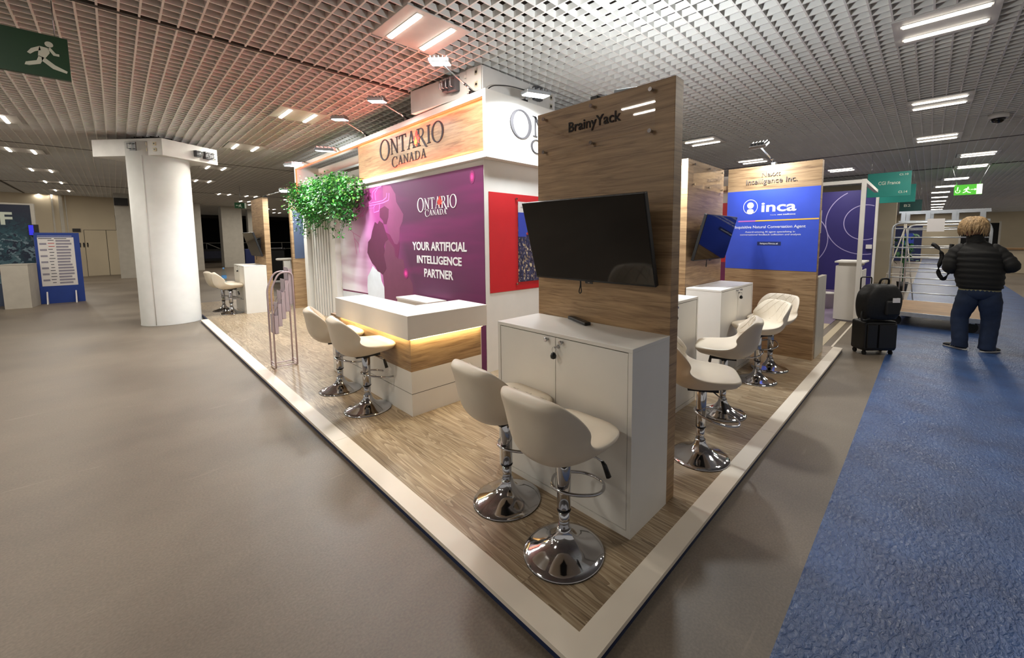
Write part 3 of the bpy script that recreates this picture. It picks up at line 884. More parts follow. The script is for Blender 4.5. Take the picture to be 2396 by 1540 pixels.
# ------------------------------------------------------------------ storage room in the middle of the stand
MX = 1.796
SR = thing('storage_room', 'white storage room with plum mural front and red side band', 'stand wall', (MX, 2.85, 0.05))
B(MX + 0.004, 1.86, 2.85, 7.2, 0.05, 2.475).build('front_wall', 'white_wall', SR)
B(1.8602, 4.86, 2.85, 2.91, 0.0502, 2.4745).build('side_wall', 'white_wall', SR)
B(1.86, 4.86, 2.842, 2.8495, 0.973, 2.125).build('red_band', 'red_vinyl', SR)
B(MX - 0.002, MX + 0.0035, 2.856, 7.13, 0.052, 2.41).build('mural', 'mural_print', SR)
mur = [o for o in SR.children if o.name.startswith('mural')][0]
fm = face_mx(MX - 0.002)
SHAPES = {
'A': [(5.646, 1.867), (5.553, 1.83), (5.486, 1.883), (5.367, 1.839), (5.288, 1.702), (5.209, 1.594), (5.316, 1.553), (5.353, 1.485), (5.343, 1.416), (5.38, 1.347), (5.33, 1.225), (5.307, 1.143), (5.438, 1.04), (5.529, 1.069), (5.623, 1.086), (5.698, 1.153), (5.808, 1.206), (5.901, 1.29), (5.979, 1.376), (5.926, 1.551), (5.819, 1.609), (5.758, 1.722)],
'B1': [(6.389, 2.398), (6.081, 2.392), (6.114, 2.253), (6.229, 2.187), (6.166, 2.096), (6.245, 2.041), (6.348, 2.105), (6.399, 2.153)],
'B2': [(5.976, 2.393), (5.806, 2.4), (5.784, 2.287), (5.708, 2.226), (5.763, 2.166), (5.858, 2.222), (5.919, 2.282)],
'B3': [(5.454, 2.059), (5.284, 2.097), (5.156, 2.044), (5.18, 1.926), (5.248, 1.822), (5.338, 1.824), (5.363, 1.879), (5.465, 1.937)],
'C': [(5.315, 2.405), (5.07, 2.383), (4.928, 2.25), (4.909, 2.134), (4.709, 1.946), (4.743, 1.847), (4.83, 1.76), (4.857, 1.58), (4.93, 1.515), (5.013, 1.528), (5.145, 1.66), (5.223, 1.768), (5.248, 1.822), (5.18, 1.926), (5.156, 2.044), (5.284, 2.097), (5.332, 2.227)],
'D': [(5.316, 1.553), (5.209, 1.594), (5.018, 1.462), (5.0, 1.344), (4.891, 1.307), (4.757, 1.299), (4.714, 1.159), (4.617, 1.062), (4.521, 0.98), (4.49, 0.881), (4.534, 0.788), (4.776, 0.674), (5.409, 0.663), (5.408, 0.86), (5.438, 1.04), (5.307, 1.143), (5.33, 1.225), (5.38, 1.347), (5.343, 1.416)],
'E': [(5.796, 1.163), (5.701, 1.117), (5.529, 1.069), (5.494, 0.938), (5.409, 0.846), (5.409, 0.663), (5.48, 0.571), (6.008, 0.574), (6.035, 0.826), (6.002, 0.977), (5.889, 1.072)],
'F': [(5.367, 1.839), (5.288, 1.702), (5.145, 1.66), (5.013, 1.528), (4.93, 1.515), (4.845, 1.555), (4.867, 1.451), (4.919, 1.306), (5.0, 1.344), (5.018, 1.462), (5.209, 1.594), (5.29, 1.69)],
'W': [(7.12, 0.649), (6.016, 0.675), (6.028, 0.557), (7.12, 0.44)],
'L': [(7.12, 0.678), (6.013, 0.696), (6.016, 0.675), (7.12, 0.649)]}
for k, mt, nm in (('C', 'map_mid', 'printed_shape'), ('D', 'map_low', 'printed_shape'), ('F', 'map_wine', 'printed_shape'), ('A', 'map_plum', 'printed_shape'), ('B1', 'map_wine', 'printed_shape'), ('B2', 'map_wine', 'printed_shape'), ('B3', 'map_plum', 'printed_shape'), ('E', 'map_white', 'printed_shape'), ('W', 'map_white', 'printed_shape'), ('L', 'map_wine', 'printed_shape')):
    lv = {'C': 1, 'D': 1, 'F': 2, 'A': 3, 'B3': 3}.get(k, 2) * 0.0006
    MB().prism([(-a, b) for a, b in SHAPES[k]], fm, 0.0, lv).build(nm, mt, mur)
LINES = [[(6.63, 1.981), (6.428, 2.064), (6.088, 2.164), (5.521, 2.172), (5.336, 2.181), (5.214, 2.219), (5.194, 2.283)], [(6.48, 1.945), (6.214, 1.995), (6.03, 2.045), (5.918, 2.126), (5.339, 2.147), (5.145, 2.175), (5.122, 2.277)], [(5.652, 2.139), (5.664, 2.014), (5.472, 2.033), (5.448, 2.127)], [(6.431, 2.199), (6.373, 2.211), (6.111, 2.282), (6.064, 2.386)], [(5.582, 2.203), (5.603, 2.315), (5.502, 2.375), (5.515, 2.403)], [(6.549, 2.009), (6.202, 2.098), (5.815, 2.148)], [(5.705, 2.253), (5.681, 2.335), (5.565, 2.38), (5.377, 2.397)], [(6.11, 1.962), (6.052, 2.003), (6.217, 1.966)], [(6.525, 1.718), (6.453, 1.519), (6.417, 1.336)], [(6.48, 1.611), (6.304, 1.505), (6.282, 1.369)], [(6.694, 1.782), (6.508, 1.702), (6.218, 1.625)]]
cl = MB()
for i, ln in enumerate(LINES):
    w = 0.0075 if i < 8 else 0.0035
    for (p, q2) in zip(ln[:-1], ln[1:]):
        p, q2 = Vector((-p[0], p[1])), Vector((-q2[0], q2[1]))
        n = (q2 - p).orthogonal().normalized() * w
        cl.prism([tuple(p + n), tuple(q2 + n), tuple(q2 - n), tuple(p - n)], fm, 0.0, 0.0024)
for k in range(7):
    a0, b0 = 5.95 + 0.09 * k, 2.02 + 0.035 * ((k * 3) % 5)
    for (p, q2) in (((a0, b0), (a0 - 0.12, b0 + 0.06)), ((a0 - 0.12, b0 + 0.06), (a0 - 0.3, b0 + 0.075)), ((a0 - 0.3, b0 + 0.075), (a0 - 0.36, b0 + 0.12 + 0.02 * k))):
        p, q2 = Vector((-p[0], p[1])), Vector((-q2[0], q2[1]))
        n = (q2 - p).orthogonal().normalized() * 0.0045
        cl.prism([tuple(p + n), tuple(q2 + n), tuple(q2 - n), tuple(p - n)], fm, 0.0, 0.0025)
cl.build('circuit_lines', 'line_pink', mur)
for (a, b, r1, r2) in ((3.06, 2.298, 0.05, 0.075), (4.692, 1.102, 0.075, 0.075)):
    for k, mt in enumerate(('magenta_haze', 'magenta_halo', 'magenta_dot')):
        q1 = (1.0, 0.66, 0.36)[k]
        MB().prism([(-a + q1 * r1 * math.cos(t * PI / 12), b + q1 * r2 * math.sin(t * PI / 12)) for t in range(24)], fm, 0.0, 0.0026 + k * .0004).build('glow_spot', mt, mur)
lt = MB()
caps_word('ONTARIO', fm, -4.305, 1.985, 0.93, 0.145, lt, 0.004, 0.0008, tall=[1.28, 1, 1, 1, 1.0, 1, 1.12])
caps_word('CANADA', fm, -4.11, 1.903, 0.515, 0.07, lt, 0.004, 0.0008, tall=[1.3, 1, 1, 1, 1, 1])
lt.build('lettering', 'letter_white', mur)
MB().prism([(-3.745 + x * 0.13, 2.06 + y * 0.13) for x, y in LEAF], fm, 0.0008, 0.006).build('leaf_emblem', 'leaf_red', mur)
text('lettering', 'YOUR ARTIFICIAL', fm, -4.475, 1.447, 1.285, 0.108, 'letter_white', mur, 0.003, 0.0008, weight=0.026)
text('lettering', 'INTELLIGENCE', fm, -4.36, 1.272, 1.06, 0.10, 'letter_white', mur, 0.003, 0.0008, weight=0.026)
text('lettering', 'PARTNER', fm, -4.178, 1.09, 0.69, 0.108, 'letter_white', mur, 0.003, 0.0008, weight=0.026)

# cityscape poster in clear holder on the red band
fp = face_my(2.838)
cp = thing('city_poster', 'night city poster in a clear wall holder on red band', 'poster', (2.28, 2.838, 1.05))
B(2.29, 2.86, 2.834, 2.839, 1.07, 2.04).build('print', 'night_city', cp)
B(2.29, 2.86, 2.8325, 2.834, 1.62, 1.912).build('sky_print', 'blue_print', cp)
B(2.29, 2.86, 2.8325, 2.834, 1.912, 2.04).build('heading', 'paper', cp)
tw = MB()
for (xa, w, zt) in ((2.30, 0.04, 1.60), (2.35, 0.03, 1.56), (2.42, 0.075, 1.67), (2.50, 0.03, 1.63), (2.55, 0.05, 1.66), (2.62, 0.06, 1.58), (2.7, 0.05, 1.7)):
    tw.box(xa, xa + w, 2.831, 2.834, 1.44, zt)
tw.build('tower_print', 'night_city', cp)
B(2.425, 2.49, 2.8305, 2.834, 1.645, 1.672).build('red_roof_print', 'red_vinyl', cp)
text('small_print', 'the city', fp, 2.33, 1.965, 0.07, 0.02, 'ink_grey', cp, 0.001, 0.006)
B(2.245, 2.90, 2.822, 2.826, 1.03, 2.09).build('holder', 'acrylic', cp)
for a in (2.262, 2.885):
    for b in (1.05, 2.07):
        s = MB().lathe([(0.011, 0), (0.011, 0.022)], 0, 0, 12); s.xf(Matrix.Translation((a, 2.842, b)) @ Matrix.Rotation(PI / 2, 4, 'X')); s.build('standoff', 'chrome', cp)

# slatted white screen left of the mural
SS = thing('slat_screen', 'white screen of upright slats below the hanging plants', 'screen', (1.76, 8.0, 0.05))
B(1.80, 1.84, 7.2, 8.9, 0.05, 2.475).build('shade_grey_back', 'grey_panel', SS)  # grey colour stands in for the shade between the white slats
B(1.70, 1.84, 8.72, 8.92, 0.05, 2.475).build('post', 'white_wall', SS, bevel=0.004)
B(1.70, 1.84, 7.14, 7.34, 0.05, 2.475).build('post', 'white_wall', SS, bevel=0.004)
for k in range(9):
    yy = 7.42 + k * 0.146
    B(1.774, 1.7995, yy, yy + 0.06, 0.05, 2.475).build('slat', 'white_wall', SS, bevel=0.003)

# ------------------------------------------------------------------ fascia with the illuminated sign
FX, FY, FZ0, FZ1 = 1.74, 2.725, 2.475, 3.185
FA = thing('fascia_sign', 'white box fascia with wooden sign edged in red light', 'sign', (FX, FY, FZ0))
B(FX, FX + 0.12, FY, 9.45, 3.115, FZ1).build('top_rail', 'white_laminate', FA)
B(FX, FX + 0.12, FY, 6.12, FZ0, 2.545).build('bottom_rail', 'white_laminate', FA)
B(FX, FX + 0.12, FY, 2.775, 2.545, 3.115).build('end_stile', 'white_laminate', FA)
B(FX, FX + 0.06, 9.39, 9.45, FZ0, 3.115).build('end_stile', 'white_laminate', FA)
B(FX + 0.035, FX + 0.06, 2.775, 6.12, 2.545, 3.115).build('sign_board', 'oak', FA)
B(FX + 0.06, FX + 0.12, 6.08, 6.12, 2.545, 3.115).build('return_board', 'white_laminate', FA)
B(FX + 0.12, 4.9, FY, FY + 0.05, FZ0, FZ1).build('side_board', 'white_laminate', FA)
B(FX + 0.06, 2.9, 9.39, 9.45, FZ0, FZ1).build('end_board', 'white_laminate', FA)
B(2.84, 2.9, 6.1, 9.39, 2.62, FZ1).build('back_board', 'white_laminate', FA)
B(1.86, 4.9, 2.775, 6.1, FZ0, FZ0 + 0.02).build('soffit', 'white_laminate', FA)
B(2.2, 2.3, 6.1, 9.39, 3.02, FZ1 - 0.01).build('cross_beam', 'white_laminate', FA)
ld = MB()
ld.box(FX + 0.01, FX + 0.03, 2.785, 9.38, 3.103, 3.114).box(FX + 0.01, FX + 0.03, 2.785, 6.11, 2.546, 2.557).box(FX + 0.01, FX + 0.03, 2.776, 2.787, 2.557, 3.10).box(FX + 0.01, FX + 0.03, 9.378, 9.389, 2.5, 3.10)
ld.build('led_strip', 'led_red', FA)
ff = face_mx(FX + 0.035)
lt = MB()
caps_word('ONTARIO', ff, -5.33, 2.81, 1.745, 0.225, lt, 0.006, 0.0, tall=[1.3, 1, 1, 1, 1.0, 1, 1.12])
caps_word('CANADA', ff, -4.955, 2.645, 0.955, 0.115, lt, 0.006, 0.0, tall=[1.3, 1, 1, 1, 1, 1])
lt.build('lettering', 'letter_grey', FA)
MB().prism([(-4.235 + x * 0.19, 2.905 + y * 0.19) for x, y in LEAF], ff, 0.0, 0.008).build('leaf_emblem', 'leaf_red', FA)
MB().prism([(-4.25 + x * 0.09, 2.875 + y * 0.12) for x, y in LEAF], ff, 0.008, 0.010).build('leaf_emblem', 'leaf_orange', FA)
lt = MB(); fs2 = face_my(FY)
caps_word('ONTARIO', fs2, 2.08, 2.81, 1.75, 0.235, lt, 0.012, 0.0, tall=[1.34, 1, 1, 1, 1.0, 1, 1.12])
caps_word('CANADA', fs2, 2.40, 2.645, 0.96, 0.12, lt, 0.012, 0.0, tall=[1.3, 1, 1, 1, 1, 1])
lt.build('lettering', 'letter_grey', FA)
for (y0, y1, zz, en) in ((2.85, 6.0, 3.10, P_RED), (6.2, 9.2, 3.10, P_RED * 0.3)):
    la = bpy.data.lights.new('red_strip_glow', 'AREA'); la.shape = 'RECTANGLE'; la.size = 0.03; la.size_y = y1 - y0; la.energy = en; la.color = (1.0, 0.30, 0.22)
    lo = bpy.data.objects.new('red_strip_glow', la); COL.objects.link(lo); lo.parent = FA
    lo.location = (-0.012, (y0 + y1) / 2 - FY, zz - FZ0)
    lo.rotation_euler = (0, R(112), 0)

for (cy_, cz_, sy_, rx_, en) in ((4.45, 2.565, 3.3, 1, 13.0), (4.45, 3.097, 3.3, -1, 8.0)):
    la = bpy.data.lights.new('red_edge_glow', 'AREA'); la.shape = 'RECTANGLE'; la.size = 0.012; la.size_y = sy_; la.energy = en; la.color = (1.0, 0.07, 0.03)
    lo = bpy.data.objects.new('red_edge_glow', la); COL.objects.link(lo); lo.parent = FA
    lo.location = (0.016, cy_ - FY, cz_ - FZ0)
    lo.rotation_euler = (PI, R(62), 0) if rx_ > 0 else (0, R(-62), 0)
la = bpy.data.lights.new('red_edge_glow', 'AREA'); la.shape = 'RECTANGLE'; la.size = 0.012; la.size_y = 0.52; la.energy = 1.6; la.color = (1.0, 0.07, 0.03)
lo = bpy.data.objects.new('red_edge_glow', la); COL.objects.link(lo); lo.parent = FA
lo.location = (0.018, 2.795 - FY, 2.83 - FZ0)
lo.rotation_euler = (R(90), 0, R(-40))
# hanging planter
PLT = thing('hanging_planter', 'bushy green trailing plants hanging from the sign frame', 'plants', (1.6, 7.35, 2.3))
B(1.56, 1.73, 6.05, 8.85, 2.36, 2.5).build('trough', 'white_laminate', PLT, bevel=0.005)
rng = random.Random(3)
def leaf(mb, p, s, d, upv):
    d = d.normalized(); side = d.cross(upv)
    side = side.normalized() if side.length > 1e-4 else d.orthogonal().normalized()
    n = side.cross(d)
    pts = [p, p + d * s * 0.35 + side * s * 0.32 + n * s * .06, p + d * s * 0.75 + side * s * 0.26, p + d * s * 1.05 - n * s * 0.1, p + d * s * 0.75 - side * s * 0.26, p + d * s * 0.35 - side * s * 0.32 + n * s * .06, p + d * s * 0.5 - n * s * 0.07]
    mb.add(pts, [(0, 1, 6), (1, 2, 6), (2, 3, 6), (3, 4, 6), (4, 5, 6), (5, 0, 6)], True)
fol = [MB(), MB(), MB()]
stems = MB()
def rdir(): return Vector((rng.uniform(-1, 1), rng.uniform(-1, 1), rng.uniform(-0.9, 0.5)))
for i in range(6200):
    yy = rng.uniform(5.75, 8.85)
    edge = min(1, min(yy - 5.7, 8.95 - yy) / 0.35)
    xx = 1.56 + rng.gauss(0, 0.10)
    top = 2.66 + 0.05 * math.sin(yy * 6) + 0.04 * math.sin(yy * 15)
    low = 2.05 - 0.12 * math.sin(yy * 4.1 + 1) - 0.1 * (rng.random() ** 3)
    zz = rng.uniform(low + (1 - edge) * 0.2, top - (1 - edge) * 0.12)
    p = Vector((min(1.73, xx), yy, zz))
    d = rdir() + Vector((-0.5, 0, -0.2))
    leaf(fol[rng.choice((0, 0, 1, 1, 1, 2))], p, rng.uniform(0.036, 0.062), d, Vector((rng.uniform(-.3, .3), rng.uniform(-.3, .3), 1)))
for i in range(34):
    yy = rng.uniform(5.75, 8.8); xx = 1.58 + rng.uniform(-0.12, 0.08)
    ln = rng.choice((0.12, 0.2, 0.28, 0.4)) * rng.uniform(0.8, 1.2)
    zb = 2.06
    path = [Vector((xx + 0.02 * math.sin(k), yy + 0.03 * math.sin(k * 1.7 + i), zb - ln * k / 5)) for k in range(6)]
    stems.tube(path, 0.003, 4)
    for k in range(int(ln / 0.02)):
        t = rng.random() * 4.99; a = path[int(t)].lerp(path[int(t) + 1], t % 1)
        leaf(fol[rng.choice((0, 1, 1))], a + Vector((rng.uniform(-.03, .03), rng.uniform(-.03, .03), 0)), rng.uniform(0.035, 0.055), rdir(), Vector((0, 0, 1)))
for f_, mt in zip(fol, ('leaf_dark', 'leaf_mid', 'leaf_light')):
    f_.build('foliage', mt, PLT)
stems.build('trailing_stems', 'leaf_dark', PLT)
# ------------------------------------------------------------------ floodlights on arms
def flood(label, base, head, aim, power, w=0.20, h=0.13, group=None, lit=True, foot=True, name_cable=None):
    base, head, aim = Vector(base), Vector(head), Vector(aim)
    t = thing('arm_floodlight', label, 'floodlight', tuple(base), group)
    if foot:
        m = MB().box(base.x - 0.03, base.x + 0.03, base.y - 0.03, base.y + 0.03, base.z - 0.005, base.z + 0.035)
        m.build('clamp', 'black_plastic', t, bevel=0.005)
    d = head - base
    knee = base + Vector((0, 0, 0.04))
    MB().tube(rounded([base, knee, knee.lerp(head, .3), head], 0.05), 0.009, 8).build('arm', 'steel', t)
    MB().tube([knee.lerp(head, .02), knee.lerp(head, .28)], 0.014, 8).build('sleeve', 'chrome', t)
    z = (aim - head).normalized()
    x = Vector((0, 0, 1)).cross(z)
    x = x.normalized() if x.length > 1e-3 else Vector((1, 0, 0))
    if abs(d.dot(x)) > abs(d.dot(z.cross(x))) and False: pass
    y = z.cross(x)
    mx = Matrix(((x.x, y.x, z.x, head.x), (x.y, y.y, z.y, head.y), (x.z, y.z, z.z, head.z), (0, 0, 0, 1)))
    hd = MB().box(-w / 2, w / 2, -h / 2, h / 2, -0.025, 0.012); hd.xf(mx)
    ho = hd.build('head', 'steel', t, bevel=0.006)
    fins = MB()
    for k in range(5):
        fins.box(-w * .4 + k * w * .2 - .004, -w * .4 + k * w * .2 + .004, -h * .42, h * .42, -0.045, -0.025)
    fins.xf(mx); fins.build('cooling_fins', 'steel', ho)
    ln = MB().box(-w * .45, w * .45, -h * .44, h * .44, 0.0125, 0.018); ln.xf(mx)
    ln.build('lens', 'led_face' if lit else 'paper', ho)
    if name_cable:
        MB().tube(rounded([base + Vector(p) for p in name_cable], 0.08, 6), 0.006, 6).build('cable', 'black_plastic', t)
    if power:
        la = bpy.data.lights.new('flood_beam', 'AREA'); la.shape = 'RECTANGLE'; la.size = w; la.size_y = h; la.energy = power; la.color = (0.92, 0.97, 1.0); la.spread = R(160)
        lo = bpy.data.objects.new('flood_beam', la); COL.objects.link(lo); lo.parent = t
        # an area lamp shines along its own -Z
        lm = Matrix(((x.x, -y.x, -z.x, 0), (x.y, -y.y, -z.y, 0), (x.z, -y.z, -z.z, 0), (0, 0, 0, 1)))
        lo.matrix_local = Matrix.Translation(head + z * 0.03 - base) @ lm
    return t
GA = 'long-arm floodlights on the sign fascia'
flood('arm floodlight at the near corner of the sign fascia, by the power box', (1.77, 2.99, 3.185), (1.27, 2.83, 3.33), (1.40, 2.95, 1.5), P_ARM, group=GA)
flood('arm floodlight over the middle of the wooden sign, nearest to power box edge', (1.77, 4.46, 3.185), (1.25, 4.2, 3.27), (1.36, 4.3, 1.5), P_ARM, group=GA)
flood('arm floodlight over the left end of the wooden sign', (1.77, 5.75, 3.185), (1.25, 5.4, 3.29), (1.36, 5.5, 1.5), P_ARM, group=GA)
flood('round-glowing floodlight over the right half of the hanging plants', (1.80, 7.05, 3.185), (1.05, 5.42, 2.83), (1.15, 5.6, 1.3), P_FLOOD * 1.3, 0.24, 0.22, group='short floodlights over the planter')
flood('floodlight at the far left tip of the sign fascia', (1.80, 8.9, 3.185), (1.20, 7.47, 2.90), (1.30, 7.5, 1.5), P_FLOOD * 1.2, 0.24, 0.22, group='short floodlights over the planter')
flood('floodlight inside the open fascia just above the plants', (2.84, 6.75, 2.95), (2.60, 6.6, 2.84), (1.9, 7.3, 2.3), P_FLOOD, 0.26, 0.2, foot=False)
flood('bright square floodlight over the white side sign', (2.35, 2.77, 3.185), (2.17, 2.40, 3.15), (2.24, 2.56, 2.0), P_FLOOD * 0.8, 0.27, 0.22, name_cable=[(-0.55, 0.02, 0.0), (-0.48, 0.0, 0.07), (-0.36, -0.12, 0.07), (-0.26, -0.3, 0.0)])
flood('floodlight lying on top of the near wooden screen panel', (1.12, 0.80, 2.458), (1.36, 0.70, 2.53), (2.2, 1.0, 4.0), P_FLOOD * .9)
flood('floodlight on a thin arm over the panel behind the nearest wooden one', (2.2, 1.19, 2.458), (3.02, 1.21, 2.56), (3.14, 0.95, 0.8), P_FLOOD * .8)
flood('pale unlit-looking floodlight over the blue sign panel', (4.91, 0.745, 2.55), (4.45, 0.80, 2.73), (4.9, 0.75, 1.9), P_FLOOD * .45, lit=False)
flood('bright floodlight on the far left wooden panel', (1.2, 9.6, 2.478), (1.48, 9.2, 2.62), (1.1, 8.6, 0.5), P_FLOOD * 1.2)

# ------------------------------------------------------------------ cabinets
def make_cabinet():
    """front face at x = 0 looking toward -X, right end at y = 0, left end at y = 1.036, foot at z = 0"""
    w, dp, h = 1.036, 0.387, 1.0
    t = thing('cabinet', 'x', 'cabinet')
    B(0.018, dp, 0.0, w, 0.0, h - 0.022).build('body', 'white_laminate', t)
    B(-0.001, dp + 0.0, -0.001, w + 0.001, h - 0.022, h).build('top', 'white_laminate', t, bevel=0.002)
    fr = MB().box(-0.001, 0.018, 0.0, 0.024, 0.0, h - 0.022).box(-0.001, 0.018, w - 0.024, w, 0.0, h - 0.022).box(-0.001, 0.018, 0.024, w - 0.024, 0.0, 0.035)
    fr.build('frame', 'white_laminate', t)
    B(0.010, 0.0185, 0.024, w - 0.024, 0.035, h - 0.022).build('gap', 'dark_gap', t)
    for (a, b, kx) in ((0.028, w / 2 - 0.002, w / 2 - 0.055), (w / 2 + 0.002, w - 0.028, w / 2 + 0.06)):
        d = B(0.001, 0.012, a, b, 0.039, h - 0.027).build('door', 'white_laminate', t, bevel=0.0015)
        k = MB().lathe([(0.007, 0), (0.007, 0.012), (0.013, 0.018), (0.013, 0.024), (0.009, 0.027)], 0, 0, 16)
        k.xf(Matrix.Translation((0.001, kx, h - 0.045)) @ Matrix.Rotation(-PI / 2, 4, 'Y'))
        k.build('knob', 'chrome', d)
    lk = MB().lathe([(0.011, 0), (0.011, 0.008), (0.008, 0.01)], 0, 0, 16)
    lk.xf(Matrix.Translation((0.001, w / 2 - 0.022, h - 0.075)) @ Matrix.Rotation(-PI / 2, 4, 'Y'))
    lock = lk.build('lock', 'chrome', t)
    ky = MB().box(-0.034, -0.007, w / 2 - 0.0235, w / 2 - 0.0205, h - 0.08, h - 0.07)
    rg = [( -0.031, w / 2 - 0.02 + 0.018 * math.cos(a * PI / 8), h - 0.09 + 0.018 * math.sin(a * PI / 8)) for a in range(16)]
    ky.tube(rg, 0.0016, 5, True)
    ky.build('key', 'chrome', lock)
    MB().lathe([(0.004, 0), (0.016, 0.006), (0.018, 0.02), (0.012, 0.036), (0.005, 0.04)], -0.03, w / 2 - 0.012, 14).xf(Matrix.Translation((0, 0, h - 0.145))).build('key_fob', 'black_plastic', lock)
    return t
cab = make_cabinet()
def place(o, loc, rz, label):
    o.location = loc; o.rotation_euler = (0, 0, rz); o['label'] = label
    return o
CG = 'white two-door storage cabinets'
for i, (loc, rz, lab) in enumerate([((0.6686, 0.229, 0.05), 0, 'large white two-door cabinet under the nearest big black screen'),
                                    ((2.667, 0.755, 0.05), PI / 2, 'white cabinet half hidden behind the nearest wooden panel'),
                                    ((4.295, 0.760, 0.05), PI / 2, 'white two-door cabinet under the second screen, papers on top'),
                                    ((0.745, 9.525, 0.05), 0, 'white cabinet at the far left end, beside the water bottle')]):
    o = cab if i == 0 else copy_tree(cab)
    place(o, loc, rz, lab); o['group'] = CG

# ------------------------------------------------------------------ wooden screen panels
def oak_panel(name, label, x0, x1, y0, y1, z1):
    t = thing(name, label, 'panel', ((x0 + x1) / 2, (y0 + y1) / 2, 0.05))
    B(x0, x1, y0, y1, 0.05, z1).build('board', 'oak', t, bevel=0.0015)
    return t
def acrylic_sign(t, fn, a0, a1, b0, b1, stand=0.022):
    m = MB().prism([(a0, b0), (a1, b0), (a1, b1), (a0, b1)], fn, stand, stand + 0.004)
    pl_ = m.build('acrylic_plate', 'acrylic', t)
    for i, a in enumerate((a0 + 0.03, (a0 + a1) / 2, a1 - 0.03)):
        for b in (b0 + 0.035, b1 - 0.035):
            n = 12
            m = MB()
            for (r_, d0, d1) in ((0.008, 0.0, stand), (0.012, stand + 0.004, stand + 0.010)):
                m.prism([(a + r_ * math.cos(2 * PI * k / n), b + r_ * math.sin(2 * PI * k / n)) for k in range(n)], fn, d0, d1)
            m.build('standoff', 'chrome', pl_)
    return pl_
P1 = oak_panel('screen_panel', 'tall wooden panel with clear name plate, nearest to the platform corner', 1.0557, 1.1505, 0.229, 1.265, 2.458)
f1 = face_mx(1.0557)
pl1 = acrylic_sign(P1, f1, -1.215, -0.335, 2.155, 2.447)
text('lettering', 'BrainyYack', f1, -0.975, 2.292, 0.405, 0.062, 'letter_black', P1, 0.006, 0.0, weight=0.012)
P1b = oak_panel('screen_panel', 'wooden panel right behind the nearest one, carrying a thin-armed floodlight', 1.631, 2.35, 1.145, 1.24, 2.458)
P2 = oak_panel('screen_panel', 'wooden panel carrying the second tilted screen', 3.25, 4.29, 1.155, 1.25, 2.458)
f2 = face_my(1.155)
pl2 = acrylic_sign(P2, f2, 3.335, 4.22, 2.155, 2.44)
text('lettering', 'Qiria', f2, 3.62, 2.29, 0.22, 0.05, 'letter_black', P2, 0.006, 0.0, weight=0.01) if False else None
P3 = oak_panel('screen_panel', 'far left wooden panel seen edge-on beside a white cabinet', 1.135, 1.235, 9.525, 10.56, 2.478)
P4 = thing('graphic_panel', 'wooden panel with slate-blue print, left of the slat screen', 'panel', (2.2, 9.6, 0.05))
B(1.64, 2.75, 9.56, 9.66, 0.05, 2.55).build('board', 'oak', P4)
B(1.685, 2.75, 9.556, 9.5595, 1.17, 2.24).build('print', 'slate_print', P4)
B(1.60, 1.638, 10.05, 10.25, 0.05, 1.1).build('side_fin', 'grey_panel', P4) if False else None
fn_ = thing('low_fin_wall', 'low grey fin wall behind the far wooden panel', 'panel', (1.7, 10.1, 0.05))
B(1.58, 1.72, 10.05, 10.12, 0.05, 1.1).build('board', 'warm_white_panel', fn_)

# ------------------------------------------------------------------ tilted screens
def make_screen():
    """hangs on a panel whose face is x = 0 and looks toward -X; bottom edge z = 0, centred on y = 0"""
    t = thing('tilted_screen', 'x', 'screen')
    w, h = 0.935, 0.53
    tilt = Matrix.Translation((-0.05, 0, 0)) @ Matrix.Rotation(R(-15.5), 4, 'Y')
    def T(m): m.xf(tilt); return m
    T(MB().box(-0.012, 0.022, -w / 2, w / 2, 0.0, h)).build('housing', 'black_plastic', t, bevel=0.004)
    T(MB().box(-0.0135, -0.0118, -w / 2 + 0.006, w / 2 - 0.006, 0.014, h - 0.006)).build('display', 'black_screen', t)
    T(MB().box(0.022, 0.05, -0.33, 0.33, 0.03, 0.28)).build('rear_bulge', 'black_plastic', t, bevel=0.012)
    T(MB().box(-0.016, -0.012, -0.03, 0.03, -0.012, 0.006)).build('logo_tab', 'black_plastic', t, bevel=0.003)
    T(MB().box(-0.0165, -0.016, -0.008, 0.008, -0.007, 0.0)).build('logo', 'letter_taupe', t)
    br = MB().box(-0.012, 0.0, -0.16, 0.16, 0.14, 0.40)
    for s in (-1, 1):
        br.tube([(-0.008, s * 0.13, 0.38), (-0.12, s * 0.13, 0.36)], 0.012, 6).tube([(-0.008, s * 0.13, 0.17), (-0.06, s * 0.13, 0.16)], 0.012, 6)
    br.build('wall_bracket', 'black_plastic', t)
    lp = [(-0.052, 0.08, 0.01), (-0.05, 0.078, -0.03), (-0.05, 0.092, -0.075), (-0.05, 0.082, -0.088), (-0.05, 0.07, -0.075), (-0.05, 0.076, -0.03), (-0.052, 0.074, 0.01)]
    MB().tube(rounded(lp, 0.02, 4), 0.0035, 6).build('cable_loop', 'black_plastic', t)
    return t
tv = make_screen()
place(tv, (1.0557, 0.755, 1.325), 0, 'large black tilted screen on the nearest wooden panel')
place(copy_tree(tv), (3.775, 1.155, 1.345), PI / 2, 'tilted screen on the second panel, facing the blue sign')
place(copy_tree(tv), (1.135, 10.04, 1.235), 0, 'tilted screen on the far left panel, seen from its edge')
sb = thing('remote_bar', 'flat black remote bar lying on the nearest white cabinet', 'remote', (1.01, 0.85, 1.05))
m = MB().box(-0.022, 0.022, -0.125, 0.125, 0.0, 0.02); m.xf(Matrix.Translation((1.004, 0.845, 1.0501)) @ Matrix.Rotation(R(-24), 4, 'Z'))
m.build('body', 'black_plastic', sb, bevel=0.004)
m = MB().box(-0.006, 0.006, -0.075, -0.05, 0.02, 0.0205); m.xf(Matrix.Translation((1.004, 0.845, 1.0501)) @ Matrix.Rotation(R(-24), 4, 'Z'))
m.build('marking', 'letter_taupe', sb)
